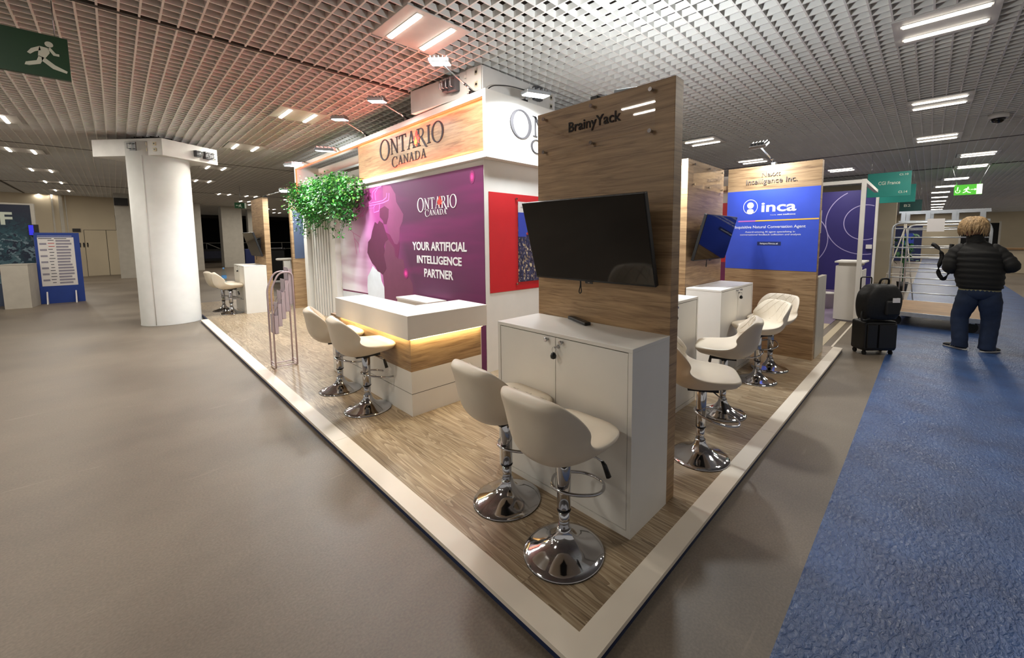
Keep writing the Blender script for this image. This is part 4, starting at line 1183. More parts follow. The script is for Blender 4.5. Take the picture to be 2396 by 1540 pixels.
pp = MB().box(-0.15, 0.15, -0.105, 0.105, 0.0, 0.0015); pp.xf(Matrix.Translation((3.52, 0.93, 1.0505)) @ Matrix.Rotation(R(14), 4, 'Z'))
tag(pp.build('paper_sheet', 'paper'), 'white paper sheet lying flat on the second screen cabinet', 'paper', 'papers on the second screen cabinet')
pp = MB().box(-0.15, 0.15, -0.105, 0.105, 0.0, 0.0015); pp.xf(Matrix.Translation((3.70, 0.90, 1.0525)) @ Matrix.Rotation(R(-9), 4, 'Z'))
tag(pp.build('paper_sheet', 'paper'), 'top white paper nearer the door knobs of the second screen cabinet', 'paper', 'papers on the second screen cabinet')

# ------------------------------------------------------------------ reception counter
RC = thing('reception_counter', 'L-shaped white reception counter with glowing wood band', 'counter', (0.63, 2.40, 0.05))
tx0, ty0, tx1, ty1, tz0, tz1 = 0.595, 2.362, 1.43, 4.005, 0.742, 0.9485
ix, iy = 0.93, 2.84
tp = MB().prism([(tx0, ty0), (tx1, ty0), (tx1, iy), (ix, iy), (ix, ty1), (tx0, ty1)], lambda a, b, d: (a, b, d), tz0, tz1)
tp.build('top_box', 'white_laminate', RC, bevel=0.002)
def lshape(x0, y0, x1, y1, th): return [(x0, y0), (x1, y0), (x1, y0 + th), (x0 + th, y0 + th), (x0 + th, y1), (x0, y1)]
F3 = lambda a, b, d: (a, b, d)
MB().prism(lshape(0.635, 2.402, 1.38, 4.28, 0.10), F3, 0.448, 0.735).build('wood_band', 'oak', RC)
MB().prism(lshape(0.635, 2.402, 1.38, 4.28, 0.10), F3, 0.252, 0.448).build('lower_panel', 'white_laminate', RC)
MB().prism(lshape(0.638, 2.405, 1.377, 4.277, 0.09), F3, 0.246, 0.2525).build('groove', 'dark_gap', RC)
MB().prism(lshape(0.635, 2.402, 1.38, 4.28, 0.10), F3, 0.05, 0.2465).build('lower_panel', 'white_laminate', RC)
B(1.376, 1.392, 2.41, 2.8, 0.05, 0.735).build('end_panel', 'white_laminate', RC)
lw_ = MB().box(0.618, 0.628, 2.40, 3.98, 0.733, 0.7405).box(0.628, 1.39, 2.386, 2.396, 0.733, 0.7405)
lw_.build('led_strip', 'led_warm', RC)
for (loc, sx, sy, rot) in (((0.616, 3.2, 0.738), 0.02, 1.55, (0, R(-18), 0)), ((1.0, 2.384, 0.738), 0.74, 0.02, (R(18), 0, 0))):
    la = bpy.data.lights.new('warm_strip_glow', 'AREA'); la.shape = 'RECTANGLE'; la.size = sx; la.size_y = sy; la.energy = P_WARM; la.color = (1.0, 0.80, 0.45)
    lo = bpy.data.objects.new('warm_strip_glow', la); COL.objects.link(lo); lo.parent = RC
    lo.location = Vector(loc) - RC.location; lo.rotation_euler = rot
wb = thing('low_white_box', 'low white box standing behind the reception counter', 'box', (1.63, 4.0, 0.05))
B(1.5, 1.76, 3.62, 4.39, 0.05, 0.80).build('body', 'white_laminate', wb, bevel=0.003); B(1.49, 1.765, 3.61, 4.40, 0.80, 0.825).build('lid', 'white_laminate', wb, bevel=0.003)
sp_ = thing('door_spring', 'small white cable loop at the left edge of the mural', 'cable', (1.77, 7.12, 0.8))
MB().tube(rounded([(1.785, 7.13, 0.86), (1.76, 7.09, 0.82), (1.76, 7.08, 0.72), (1.785, 7.13, 0.68)], 0.03), 0.006, 6).build('loop', 'white_laminate', sp_)

# ------------------------------------------------------------------ bar stools
def make_stool():
    """foot at z = 0, sitter looks toward +X"""
    t = thing('bar_stool', 'x', 'bar stool')
    MB().lathe([(0.199, 0.0), (0.200, 0.006), (0.197, 0.010), (0.17, 0.020), (0.13, 0.034), (0.09, 0.052), (0.062, 0.072), (0.045, 0.096), (0.036, 0.118), (0.0345, 0.132), (0.0, 0.133)], n=56, cap=False).build('base', 'chrome', t)
    MB().lathe([(0.2, 0.0), (0.2, 0.004), (0.15, 0.004)], n=40, cap=False).build('rubber_ring', 'rubber', t)
    MB().lathe([(0.0275, 0.12), (0.0275, 0.225)], n=28).build('lower_column', 'chrome', t)
    MB().lathe([(0.029, 0.222), (0.034, 0.226), (0.034, 0.505), (0.028, 0.51)], n=32).build('column', 'chrome', t)
    MB().lathe([(0.0348, 0.219), (0.0348, 0.226)], n=28).build('collar', 'black_plastic', t)
    # D-shaped foot rest, curving out in front of the column
    pts = [(0.0, -0.085, 0.328), (0.08, -0.135, 0.312), (0.16, -0.125, 0.294), (0.235, -0.07, 0.278), (0.255, 0.0, 0.274), (0.235, 0.07, 0.278), (0.16, 0.125, 0.294), (0.08, 0.135, 0.312), (0.0, 0.085, 0.328), (-0.043, 0.03, 0.338), (-0.043, -0.03, 0.338)]
    MB().tube(rounded(pts, 0.06, 5, True), 0.0085, 8, True).build('foot_rest', 'chrome', t)
    MB().box(-0.1, 0.1, -0.09, 0.09, 0.505, 0.525).lathe([(0.05, 0.49), (0.05, 0.506)], n=20).build('seat_plate', 'black_plastic', t)
    lv = MB().tube([(0.05, -0.03, 0.505), (0.10, -0.12, 0.49), (0.115, -0.15, 0.47)], 0.005, 6).build('lever', 'chrome', t)
    MB().tube([(0.113, -0.147, 0.473), (0.118, -0.157, 0.455), (0.127, -0.175, 0.40)], [0.008, 0.012, 0.014], 8).build('lever_grip', 'black_plastic', lv)
    # one padded shell: seat pan running up into the back
    prof = [(0.235, 0.585, 0.10, 0.0), (0.228, 0.600, 0.155, 0.0), (0.19, 0.606, 0.20, 0.004), (0.12, 0.602, 0.228, 0.012), (0.03, 0.592, 0.240, 0.026),
            (-0.06, 0.586, 0.243, 0.050), (-0.13, 0.594, 0.242, 0.085), (-0.175, 0.622, 0.240, 0.115), (-0.202, 0.668, 0.238, 0.125),
            (-0.218, 0.725, 0.236, 0.112), (-0.232, 0.785, 0.226, 0.078), (-0.244, 0.830, 0.202, 0.045), (-0.252, 0.858, 0.178, 0.022), (-0.256, 0.866, 0.14, 0.010)]
    nb = 12
    def surf(i, k):
        x, z, hw, wing = prof[i]
        s = -1 + 2 * k / nb
        p0 = Vector((prof[max(0, i - 1)][0], 0, prof[max(0, i - 1)][1])); p1 = Vector((prof[min(len(prof) - 1, i + 1)][0], 0, prof[min(len(prof) - 1, i + 1)][1]))
        tg = (p1 - p0).normalized()
        n = Vector((-tg.z, 0, tg.x)) * -1
        if n.x < 0 and abs(n.x) > abs(n.z): n = -n
        if n.z < 0 and abs(n.z) >= abs(n.x): n = -n
        lift = wing * (abs(s) ** 2.4)
        # wings on the seat turn up, wings on the back come forward
        p = Vector((x, hw * s, z + (0.012 * (1 - s * s) if i >= 10 else 0))) + n * lift
        return p, n
    ns = len(prof)
    top, bot = [], []
    for i in range(ns):
        for k in range(nb + 1):
            p, n = surf(i, k)
            s = -1 + 2 * k / nb
            endt = min(1, min(i, ns - 1 - i) / 1.5 + 0.25)
            edg = 1 - 0.72 * abs(s) ** 5
            th = 0.058 * endt * edg
            side = Vector((0, math.copysign(1, s) if abs(s) > .5 else 0, 0))
            top.append(p + n * th * 0.42)
            deep = 0.95 + 0.55 * max(0, 1 - abs(i - 5.5) / 4.5) * (1 - abs(s) ** 2)
            bot.append(p - n * th * deep)
    V = top + bot
    F = []
    q = ns * (nb + 1)
    ix_ = lambda i, k: i * (nb + 1) + k
    for i in range(ns - 1):
        for k in range(nb):
            F.append((ix_(i, k), ix_(i, k + 1), ix_(i + 1, k + 1), ix_(i + 1, k)))
            F.append((q + ix_(i, k), q + ix_(i + 1, k), q + ix_(i + 1, k + 1), q + ix_(i, k + 1)))
    for i in range(ns - 1):
        F.append((ix_(i, 0), ix_(i + 1, 0), q + ix_(i + 1, 0), q + ix_(i, 0)))
        F.append((ix_(i, nb), q + ix_(i, nb), q + ix_(i + 1, nb), ix_(i + 1, nb)))
    for k in range(nb):
        F.append((ix_(0, k), q + ix_(0, k), q + ix_(0, k + 1), ix_(0, k + 1)))
        F.append((ix_(ns - 1, k), ix_(ns - 1, k + 1), q + ix_(ns - 1, k + 1), q + ix_(ns - 1, k)))
    sh = MB().add(V, F, True).build('seat_shell', 'cream_leather', t, subsurf=2)
    # diamond stitching on the inside of the back and seat
    st = MB()
    def on(i, s):
        i = max(0.0, min(ns - 1.001, i)); a = int(i); fr = i - a
        k = (s + 1) / 2 * nb; kk = min(nb - 1, int(k)); fk = k - kk
        def P(ii, kq): return top[ix_(ii, kq)]
        u = P(a, kk).lerp(P(a, kk + 1), fk); v = P(a + 1, kk).lerp(P(a + 1, kk + 1), fk)
        _, n = surf(a, kk)
        return u.lerp(v, fr) + n * 0.001
    for (i0, s0, i1, s1) in ((7.6, -0.8, 12.2, 0.1), (7.6, -0.3, 12.2, 0.6), (7.6, 0.2, 11.4, 0.8), (8.6, -0.84, 12.2, -0.4), (7.6, 0.8, 12.2, -0.1), (7.6, 0.3, 12.2, -0.6), (7.6, -0.2, 11.4, -0.8), (8.6, 0.84, 12.2, 0.4)):
        st.tube([on(i0 + (i1 - i0) * j / 10, s0 + (s1 - s0) * j / 10) for j in range(11)], 0.0018, 4)
    st.tube([on(7.2, -0.85 + 1.7 * j / 12) for j in range(13)], 0.002, 4)
    st.build('stitching', 'letter_taupe' if False else 'cream_leather', sh)
    return t
stool = make_stool()
SP = [((0.383, 0.430), 0, 1.0, 'cream bar stool nearest the platform corner, facing the two-door cabinet'),
      ((0.458, 0.945), -4, 1.0, 'cream bar stool second from the platform corner, facing the same cabinet'),
      ((0.445, 2.868), -8, 1.0, 'cream bar stool at the reception counter, nearer its corner'),
      ((0.458, 3.560), -14, 1.0, 'cream bar stool at the reception counter, nearer the brochure rack'),
      ((1.700, 0.300), -62, 1.0, 'cream bar stool peeking from behind the nearest wooden panel'),
      ((2.545, 0.455), 108, 1.0, 'cream bar stool turned to the left beside the half hidden cabinet'),
      ((3.633, 0.487), 142, 1.0, 'cream bar stool in front of the second screen cabinet, quilted back toward us'),
      ((4.174, 0.502), 166, 1.0, 'cream bar stool farthest along, just before the blue sign panel'),
      ((0.549, 9.875), -4, 1.0, 'cream bar stool by the far left cabinet, front one of the pair'),
      ((0.496, 10.391), 4, 1.0, 'cream bar stool by the far left cabinet, rear one of the pair')]
for i, ((x, y), a, k, lab) in enumerate(SP):
    o = stool if i == 0 else copy_tree(stool)
    o.location = (x, y, 0.05); o.rotation_euler = (0, 0, R(a)); o['label'] = lab
    o['group'] = 'cream leather bar stools'

# ------------------------------------------------------------------ water bottle on the far stool
bt = thing('water_bottle', 'clear water bottle with blue cap on a far left bar stool', 'bottle', (0.50, 10.30, 0.66))
bx_, by_, bz_ = 0.53, 10.36, 0.665
MB().lathe([(0.042, bz_), (0.046, bz_ + .01), (0.046, bz_ + .07), (0.043, bz_ + .08), (0.046, bz_ + .09), (0.046, bz_ + .2), (0.02, bz_ + .27), (0.016, bz_ + .28), (0.016, bz_ + .3)], bx_, by_, 20).build('body', 'bottle_plastic', bt)
MB().lathe([(0.0465, bz_ + .09), (0.0465, bz_ + .16)], bx_, by_, 20, cap=False).build('label', 'label_blue', bt)
MB().lathe([(0.018, bz_ + .295), (0.018, bz_ + .325)], bx_, by_, 16).build('cap', 'label_blue', bt)

# ------------------------------------------------------------------ brochure rack
BR = thing('brochure_rack', 'pale pink metal brochure rack with stepped pockets', 'rack', (0.29, 4.92, 0.05))
for yy in (4.825, 5.015):
    pts = [(0.178, yy, 0.058), (0.178, yy, 1.01), (0.265, yy, 1.205), (0.405, yy, 1.205), (0.405, yy, 0.058)]
    MB().tube(rounded(pts, 0.07, 6), 0.0095, 10).build('side_frame', 'rack_mauve', BR)
q = MB()
for (xx, zz) in ((0.178, 0.075), (0.405, 0.075), (0.178, 0.11), (0.405, 0.11)):
    q.tube([(xx, 4.825, zz), (xx, 5.015, zz)], 0.006, 8)
for yy in (4.825, 5.015):
    q.tube([(0.178, yy, 0.075), (0.405, yy, 0.075)], 0.006, 8)
q.build('foot_bar', 'rack_mauve', BR)
for i in range(5):
    xx = 0.192 + i * 0.042; zb = 0.47 + i * 0.085; hh = 0.23 + i * 0.055
    p = MB().box(xx, xx + 0.003, 4.832, 5.008, zb, zb + hh).box(xx, xx + 0.042, 4.832, 4.836, zb, zb + hh * 0.96).box(xx, xx + 0.042, 5.004, 5.008, zb, zb + hh * 0.96).box(xx, xx + 0.042, 4.832, 5.008, zb, zb + 0.003)
    p.build('pocket', 'rack_panel', BR)
MB().tube([(0.185, 4.835, 0.70), (0.40, 4.835, 1.16)], 0.004, 6).tube([(0.185, 5.005, 0.70), (0.40, 5.005, 1.16)], 0.004, 6).build('diagonal_rod', 'rack_mauve', BR)

# ------------------------------------------------------------------ blue sign panel at the far end of the stand
IX = 4.869
IP = thing('blue_sign_panel', 'wooden panel with bright blue company print facing us', 'sign panel', (4.92, 0.75, 0.05))
B(IX, IX + 0.10, 0.197, 1.308, 0.05, 2.547).build('board', 'oak', IP, bevel=0.0015)
pr = B(IX - 0.003, IX - 0.0002, 0.20, 1.305, 1.176, 2.233).build('print', 'blue_print', IP)
fi = face_mx(IX - 0.003)
fo = face_mx(IX)
text('lettering', 'Nexxt', fo, -0.872, 2.405, 0.218, 0.062, 'letter_taupe', IP, 0.012)
text('lettering', 'Intelligence Inc.', fo, -1.061, 2.318, 0.60, 0.066, 'letter_taupe', IP, 0.012)
rg = MB()
for pl_ in ring(1.0, 0, 0.092, 0.098, 0.007, 0.007, n=40): rg.prism([(-1.0 + (x - 1.0), 2.016 + y) for x, y in pl_], fi, 0.0, 0.002)
rg.prism([(-1.0 + 0.042 * math.cos(2 * PI * k / 24), 2.035 + 0.042 * math.sin(2 * PI * k / 24)) for k in range(24)], fi, 0.0, 0.002)
rg.prism([(-1.042, 1.928), (-0.958, 1.928), (-0.956, 1.95), (-0.962, 1.975), (-0.98, 1.986), (-1.02, 1.986), (-1.038, 1.975), (-1.044, 1.95)], fi, 0.0, 0.002)
rg.build('logo', 'letter_white', pr)
text('lettering', 'inca', fi, -0.862, 1.945, 0.41, 0.125, 'letter_white', pr, 0.002, weight=0.022)
text('lettering', 'next intelligence', fi, -0.665, 1.893, 0.205, 0.018, 'letter_white', pr, 0.002, weight=0.02)
text('lettering', 'Powered by', fi, -0.75, 1.894, 0.07, 0.010, 'letter_white', pr, 0.002)
MB().prism([(-0.93, 1.818), (-0.203, 1.826), (-0.203, 1.842), (-0.93, 1.834)], fi, 0, 0.002).build('yellow_stripe', 'stripe_yellow', pr)
MB().prism([(-1.15, 1.816), (-0.93, 1.818), (-0.93, 1.834), (-1.15, 1.832)], fi, 0, 0.002).build('pink_stripe', 'stripe_pink', pr)
text('lettering', 'Inquisitive Natural Conversation Agent', fi, -1.19, 1.728, 0.85, 0.036, 'letter_white', pr, 0.002, weight=0.006)
text('lettering', 'Award-winning AI agent specializing in', fi, -1.055, 1.668, 0.60, 0.022, 'letter_white', pr, 0.002)
text('lettering', 'conversational feedback collection and analysis', fi, -1.12, 1.632, 0.73, 0.022, 'letter_white', pr, 0.002)
nb_ = MB().prism([(-0.895, 1.50), (-0.61, 1.50), (-0.61, 1.548), (-0.895, 1.548)], fi, 0, 0.0015).build('address_tab', 'navy_print', pr)
fi2 = face_mx(IX - 0.0045)
text('lettering', 'https://inca.ai', fi2, -0.86, 1.515, 0.215, 0.02, 'letter_white', nb_, 0.001, weight=0.012)
LW = thing('low_side_wall', 'low grey side wall behind the blue sign panel', 'panel', (5.2, 0.2, 0.05))
B(4.972, 5.5, 0.187, 0.24, 0.05, 1.10).build('board', 'warm_white_panel', LW)
RW = thing('red_return_wall', 'narrow strip of red and white wall between second screen and blue sign', 'stand wall', (5.05, 2.0, 0.05))
B(5.0, 5.08, 1.31, 2.9, 0.05, 2.475).build('wall', 'white_wall', RW)
B(4.994, 4.9995, 1.31, 2.84, 1.25, 2.10).build('red_band', 'red_vinyl', RW)
B(4.994, 4.9995, 1.31, 2.84, 0.60, 1.25).build('plum_band', 'map_wine', RW)
B(4.90, 5.08, 1.312, 2.9, 2.27, 2.33).build('ledge', 'oak', RW)
# ------------------------------------------------------------------ neighbouring stand on the right
PW = thing('purple_stand_wall', 'purple stand wall with pale circle outlines', 'stand wall', (11.5, 0.8, 0))
PWx = 11.9
# survey of the wall was taken on its floor line; it runs away from us behind the blue sign
B(14.0, 14.12, 0.40, 4.0, 0.0, 3.0).build('wall', 'purple_print', PW)
B(13.99, 14.13, 0.34, 0.40, 0.0, 3.02).build('edge_post', 'white_laminate', PW)
fw = face_mx(14.0)
def circle_line(cy, cz, r, w, a0=0, a1=360):
    m = MB()
    for pl_ in ring(0, 0, r, r, w, w, a0, a1, 48):
        m.prism([(-cy + x, cz + y) for x, y in pl_], fw, 0.0, 0.004)
    return m
CIR = [(0.62, 2.08, 0.98), (0.62, 2.05, 0.52), (2.45, 1.55, 0.95)]
for ci_, (cy_, cz_, r_) in enumerate(CIR):
    a0, a1 = 0, 360
    m = MB()
    n = 64
    for i in range(n):
        p, q = 2 * PI * i / n, 2 * PI * (i + 1) / n
        quad = [(-cy_ + rr * math.cos(a), cz_ + rr * math.sin(a)) for rr, a in ((r_, p), (r_, q), (r_ - .022, q), (r_ - .022, p))]
        if all(-3.98 < a < -0.405 and 0.02 < b < 2.98 for a, b in quad):
            m.prism(quad, fw, 0.0, 0.003 + ci_ * 0.001)
    m.build('circle_outline', 'pale_line', PW)
B(13.94, 13.999, 0.42, 0.56, 1.28, 1.40).build('wall_box', 'paper', PW)
FR = thing('white_truss_frame', 'tall white square-tube frame behind the blue sign panel', 'frame', (8.35, 0.12, 0))
B(8.27, 8.34, 0.09, 0.16, 0.0085, 2.66).build('post', 'white_laminate', FR, bevel=0.004)
B(8.27, 8.34, 2.6, 2.67, 0.0085, 2.66).build('post', 'white_laminate', FR, bevel=0.004)
B(8.272, 8.338, 0.16, 2.6, 2.59, 2.655).build('beam', 'white_laminate', FR)
B(8.34, 10.5, 0.092, 0.158, 2.592, 2.653).build('beam', 'white_laminate', FR)
WC = thing('white_counter', 'white open-backed counter before the purple wall', 'counter', (8.7, 0.35, 0))
B(8.46, 8.48, 0.09, 0.50, 0.02, 1.06).build('front_panel', 'white_laminate', WC)
B(8.48, 9.2, 0.48, 0.50, 0.02, 1.06).build('side_panel', 'white_laminate', WC)
B(8.48, 9.2, 0.09, 0.11, 0.02, 0.98).build('side_panel', 'white_laminate', WC)
B(8.48, 9.2, 0.11, 0.48, 0.55, 0.57).build('shelf', 'white_laminate', WC)
B(8.44, 9.25, 0.06, 0.52, 1.12, 1.15).build('top', 'white_laminate', WC, bevel=0.003)
B(8.5, 9.18, 0.12, 0.46, 1.06, 1.12).build('riser', 'warm_white_panel', WC)
for a in (0.13, 0.46): MB().lathe([(0.02, 0.0), (0.02, 0.03)], 8.52, a, 10).build('foot', 'white_laminate', WC)
BK = thing('bucket', 'white plastic bucket by the purple wall', 'bucket', (9.95, 0.86, 0))
MB().lathe([(0.15, 0.0085), (0.18, 0.33), (0.19, 0.335), (0.19, 0.36), (0.175, 0.36), (0.145, 0.02)], 9.95, 0.86, 28).build('body', 'bucket_white', BK)
MB().tube([(9.95, 0.86 + 0.19 * math.cos(a), 0.34 - 0.12 * math.sin(a)) for a in [k * PI / 10 for k in range(11)]], 0.004, 6).build('bail_handle', 'steel', BK)
mf = B(7.9, 13.95, 0.45, 4.0, 0.0, 0.008)
tag(mf.build('stand_carpet', 'mauve_floor'), 'mauve carpet of the purple stand behind the blue sign', 'carpet')
pw2 = thing('fluorescent_strip', 'upright pale strip on the purple wall near the blue sign', 'strip', (13.9, 1.72, 1.8))
B(13.95, 13.998, 1.70, 1.735, 1.75, 2.45).build('strip', 'white_laminate', pw2)

# hanging direction signs
def hang_sign(label, x, yl, yr, zb, zt, mat, words, group=None, name='hanging_sign'):
    t = thing(name, label, 'sign', (x, (yl + yr) / 2, zb), group)
    B(x, x + 0.04, yr, yl, zb, zt).build('board', mat, t)
    fn = face_mx(x)
    for (body, a, b, w, h) in words:
        text('lettering', body, fn, -yl + a * (yl - yr), zb + b * (zt - zb), w * (yl - yr), h, 'sign_white', t, 0.003, weight=0.01)
    for yy in (yl - 0.08 * (yl - yr), yr + 0.08 * (yl - yr)):
        MB().tube([(x + 0.02, yy, zt - 0.01), (x + 0.02, yy, CZ + 0.02)], 0.004, 5).build('wire', 'steel', t)
    return t
hang_sign('nearer teal hanging sign over the truss frame, larger of the two', 11.0, 0.335, -0.43, 2.53, 3.07, 'sign_teal', [('CGI France', 0.26, 0.5, 0.5, 0.075), ('CI.10', 0.73, 0.84, 0.2, 0.04), ('CI.14', 0.73, 0.12, 0.2, 0.05)], 'teal hanging signs')
hang_sign('farther teal hanging sign tucked behind the larger one', 13.6, 0.29, -0.455, 2.56, 3.03, 'sign_teal', [('CGI France', 0.4, 0.42, 0.45, 0.07)], 'teal hanging signs')
hang_sign('dark teal hanging sign above the metal cage trolley', 19.0, 0.1, -0.52, 2.50, 2.98, 'sign_dark_teal', [('B2', 0.2, 0.5, 0.3, 0.09)])
hang_sign('small teal sign at the far right edge of the hall', 19.6, -4.55, -5.2, 2.4, 2.95, 'sign_dark_teal', [('C', 0.3, 0.4, 0.3, 0.12)])

def running_man(fn, a0, b0, s, mb):
    """walking figure pictogram about one unit high"""
    def P(pts): mb.prism([(a0 + x * s, b0 + y * s) for x, y in pts], fn, 0.0, 0.004)
    P([(0.62 + 0.1 * math.cos(k * PI / 8), 0.92 + 0.1 * math.sin(k * PI / 8)) for k in range(16)])
    P([(0.40, 0.80), (0.60, 0.78), (0.62, 0.62), (0.50, 0.40), (0.34, 0.44), (0.36, 0.62)])
    P([(0.40, 0.80), (0.20, 0.66), (0.10, 0.5), (0.17, 0.46), (0.28, 0.58), (0.42, 0.66)])
    P([(0.58, 0.76), (0.70, 0.56), (0.84, 0.56), (0.84, 0.64), (0.76, 0.64), (0.64, 0.82)])
    P([(0.36, 0.46), (0.30, 0.28), (0.05, 0.16), (0.02, 0.06), (0.12, 0.06), (0.38, 0.18), (0.48, 0.42)])
    P([(0.42, 0.44), (0.52, 0.40), (0.72, 0.22), (1.0, 0.08), (0.98, 0.0), (0.66, 0.08), (0.42, 0.30)])
def arrow(fn, a0, b0, s, mb, deg=0):
    c, sn = math.cos(R(deg)), math.sin(R(deg))
    for pts in ([(-0.5, -0.06), (0.2, -0.06), (0.2, 0.06), (-0.5, 0.06)], [(0.05, -0.25), (0.5, 0.0), (0.05, 0.25), (0.12, 0.06), (0.12, -0.06)]):
        mb.prism([(a0 + (x * c - y * sn) * s, b0 + (x * sn + y * c) * s) for x, y in pts], fn, 0.0, 0.004)
EX = thing('exit_sign', 'large dark green running-man sign hanging at the upper left corner', 'exit sign', (-1.5, 4.43, 2.9))
B(-1.86, -1.185, 4.43, 4.47, 2.895, 3.22).build('board', 'sign_green', EX)
fe = face_my(4.43)
m = MB(); running_man(fe, -1.42, 2.945, 0.22, m); m.build('pictogram', 'sign_white', EX)
m = MB(); arrow(fe, -1.58, 3.06, 0.17, m, -90); m.build('arrow', 'sign_white', EX)
for a in (-1.8, -1.25): MB().tube([(a, 4.45, 3.21), (a, 4.45, CZ + .02)], 0.004, 5).build('wire', 'steel', EX)
EX2 = thing('exit_sign', 'bright green lit exit sign hanging over the blue aisle', 'exit sign', (14.3, -1.4, 2.7))
B(14.3, 14.36, -1.72, -1.20, 2.72, 2.985).build('board', 'exit_green', EX2)
f5 = face_mx(14.3)
m = MB(); running_man(f5, 1.36, 2.76, 0.16, m); arrow(f5, 1.57, 2.85, 0.12, m)
for pl_ in ring(1.27, 2.82, 0.05, 0.05, 0.014, 0.014, 150, 400, 14): m.prism(pl_, f5, 0, .004)
m.prism([(1.25, 2.83), (1.27, 2.83), (1.28, 2.93), (1.26, 2.93)], f5, 0, .004)
m.build('pictogram', 'exit_white', EX2)
B(14.295, 14.30, -1.72, -1.615, 2.725, 2.98).build('light_panel', 'exit_white', EX2)
for (a, b) in ((-1.25, -1.12), (-1.66, -1.85)): MB().tube([(14.33, a, 2.98), (14.33, b, CZ + 0.02)], 0.005, 5).build('wire', 'steel', EX2)
EX3 = thing('exit_sign', 'small dark green exit sign beyond the pillar, above far columns', 'exit sign', (2.2, 17.5, 2.75))
B(1.98, 2.32, 17.5, 17.55, 2.72, 2.92).build('board', 'sign_green', EX3)
f6 = face_my(17.5)
m = MB(); running_man(f6, 2.08, 2.76, 0.11, m); arrow(f6, 2.05, 2.82, 0.08, m, 180); m.build('pictogram', 'sign_white', EX3)
B(2.265, 2.315, 17.495, 17.5, 2.725, 2.915).build('light_panel', 'sign_white', EX3)
MB().tube([(2.15, 17.52, 2.91), (2.15, 17.52, CZ + .02)], 0.005, 5).build('wire', 'steel', EX3)

# ------------------------------------------------------------------ left edge: poster wall, plinth, notice board
PO = thing('poster_wall', 'dark rocky poster wall with a pale letter at the left edge', 'poster', (-3.6, 15.6, 0))
B(-5.2, -2.41, 15.6, 15.7, 0.52, 2.46).build('print', 'rock_print', PO)
B(-5.2, -2.35, 15.605, 15.75, 0.0, 2.50).build('frame', 'warm_white_panel', PO)
B(-5.2, -2.47, 15.575, 15.604, 0.0, 0.52).build('base_panel', 'slate_print', PO)
fpo = face_my(15.6)
text('lettering', 'WAICF', fpo, -4.05, 1.98, 1.36, 0.29, 'sign_white', PO, 0.01, weight=0.03)
PN = thing('wall_screen', 'small screen glowing blue behind the blue notice board', 'screen', (-2.38, 15.49, 1.8))
B(-2.465, -2.30, 15.47, 15.5, 1.70, 1.98).build('housing', 'black_plastic', PN); B(-2.455, -2.38, 15.464, 15.47, 1.72, 1.965).build('display', 'blue_screen', PN)
MB().tube([(-2.32, 15.52, 0), (-2.32, 15.52, 1.9)], 0.02, 8).build('stand_pole', 'steel', PN)
PT = thing('white_plinth', 'white square plinth at the left edge before the dark poster', 'plinth', (-2.6, 14.75, 0))
m = MB().box(-0.2, 0.2, -0.3, 0.3, 0.0, 1.02); m.xf(Matrix.Translation((-2.62, 14.98, 0)) @ Matrix.Rotation(R(-8), 4, 'Z')); m.build('body', 'warm_white_panel', PT, bevel=0.003)
m = MB().box(-0.205, 0.205, -0.305, 0.305, 1.02, 1.035); m.xf(Matrix.Translation((-2.62, 14.98, 0)) @ Matrix.Rotation(R(-8), 4, 'Z')); m.build('top', 'warm_white_panel', PT)
NB = thing('notice_board', 'blue standing notice board with a white printed schedule', 'notice board', (-2.02, 15.35, 0))
B(-2.385, -1.655, 15.35, 15.38, 0.0, 1.78).build('board', 'board_blue', NB)
sh_ = B(-2.335, -1.752, 15.346, 15.35, 0.442, 1.665).build('schedule', 'paper', NB)
fn5 = face_my(15.346)
rows = random.Random(5)
def line_of_text(a0, a1, b0, b1, mt):
    MB().prism([(a0, b0), (a1, b0), (a1, b1), (a0, b1)], fn5, 0.0, 0.001).build('text_line', mt, sh_)
for i in range(15):
    z = 1.60 - i * 0.076
    w = rows.uniform(0.2, 0.26)
    line_of_text(-2.05, -2.05 + w, z - 0.046, z, 'ink_grey')
    if i % 2: line_of_text(-2.31, -2.2, z - 0.046, z, 'ink_grey')
    line_of_text(-2.16 - rows.uniform(0, .02), -2.08 + rows.uniform(-.03, .01), z - 0.018, z - 0.002, 'ink_red' if i in (1, 2) else 'ink_dark')
line_of_text(-2.32, -2.11, 1.625, 1.642, 'ink_dark'); line_of_text(-2.07, -1.87, 1.625, 1.642, 'ink_dark')
B(-2.33, -1.78, 15.347, 15.35, 1.69, 1.70).build('heading_line', 'paper', NB)
for a in (-2.27, -1.80):
    m = MB().prism([(15.15, 0.0), (15.60, 0.0), (15.42, 0.30), (15.32, 0.30)], lambda p, q_, d: (d, p, q_), a - 0.012, a + 0.012)
    m.build('foot', 'paper', NB)

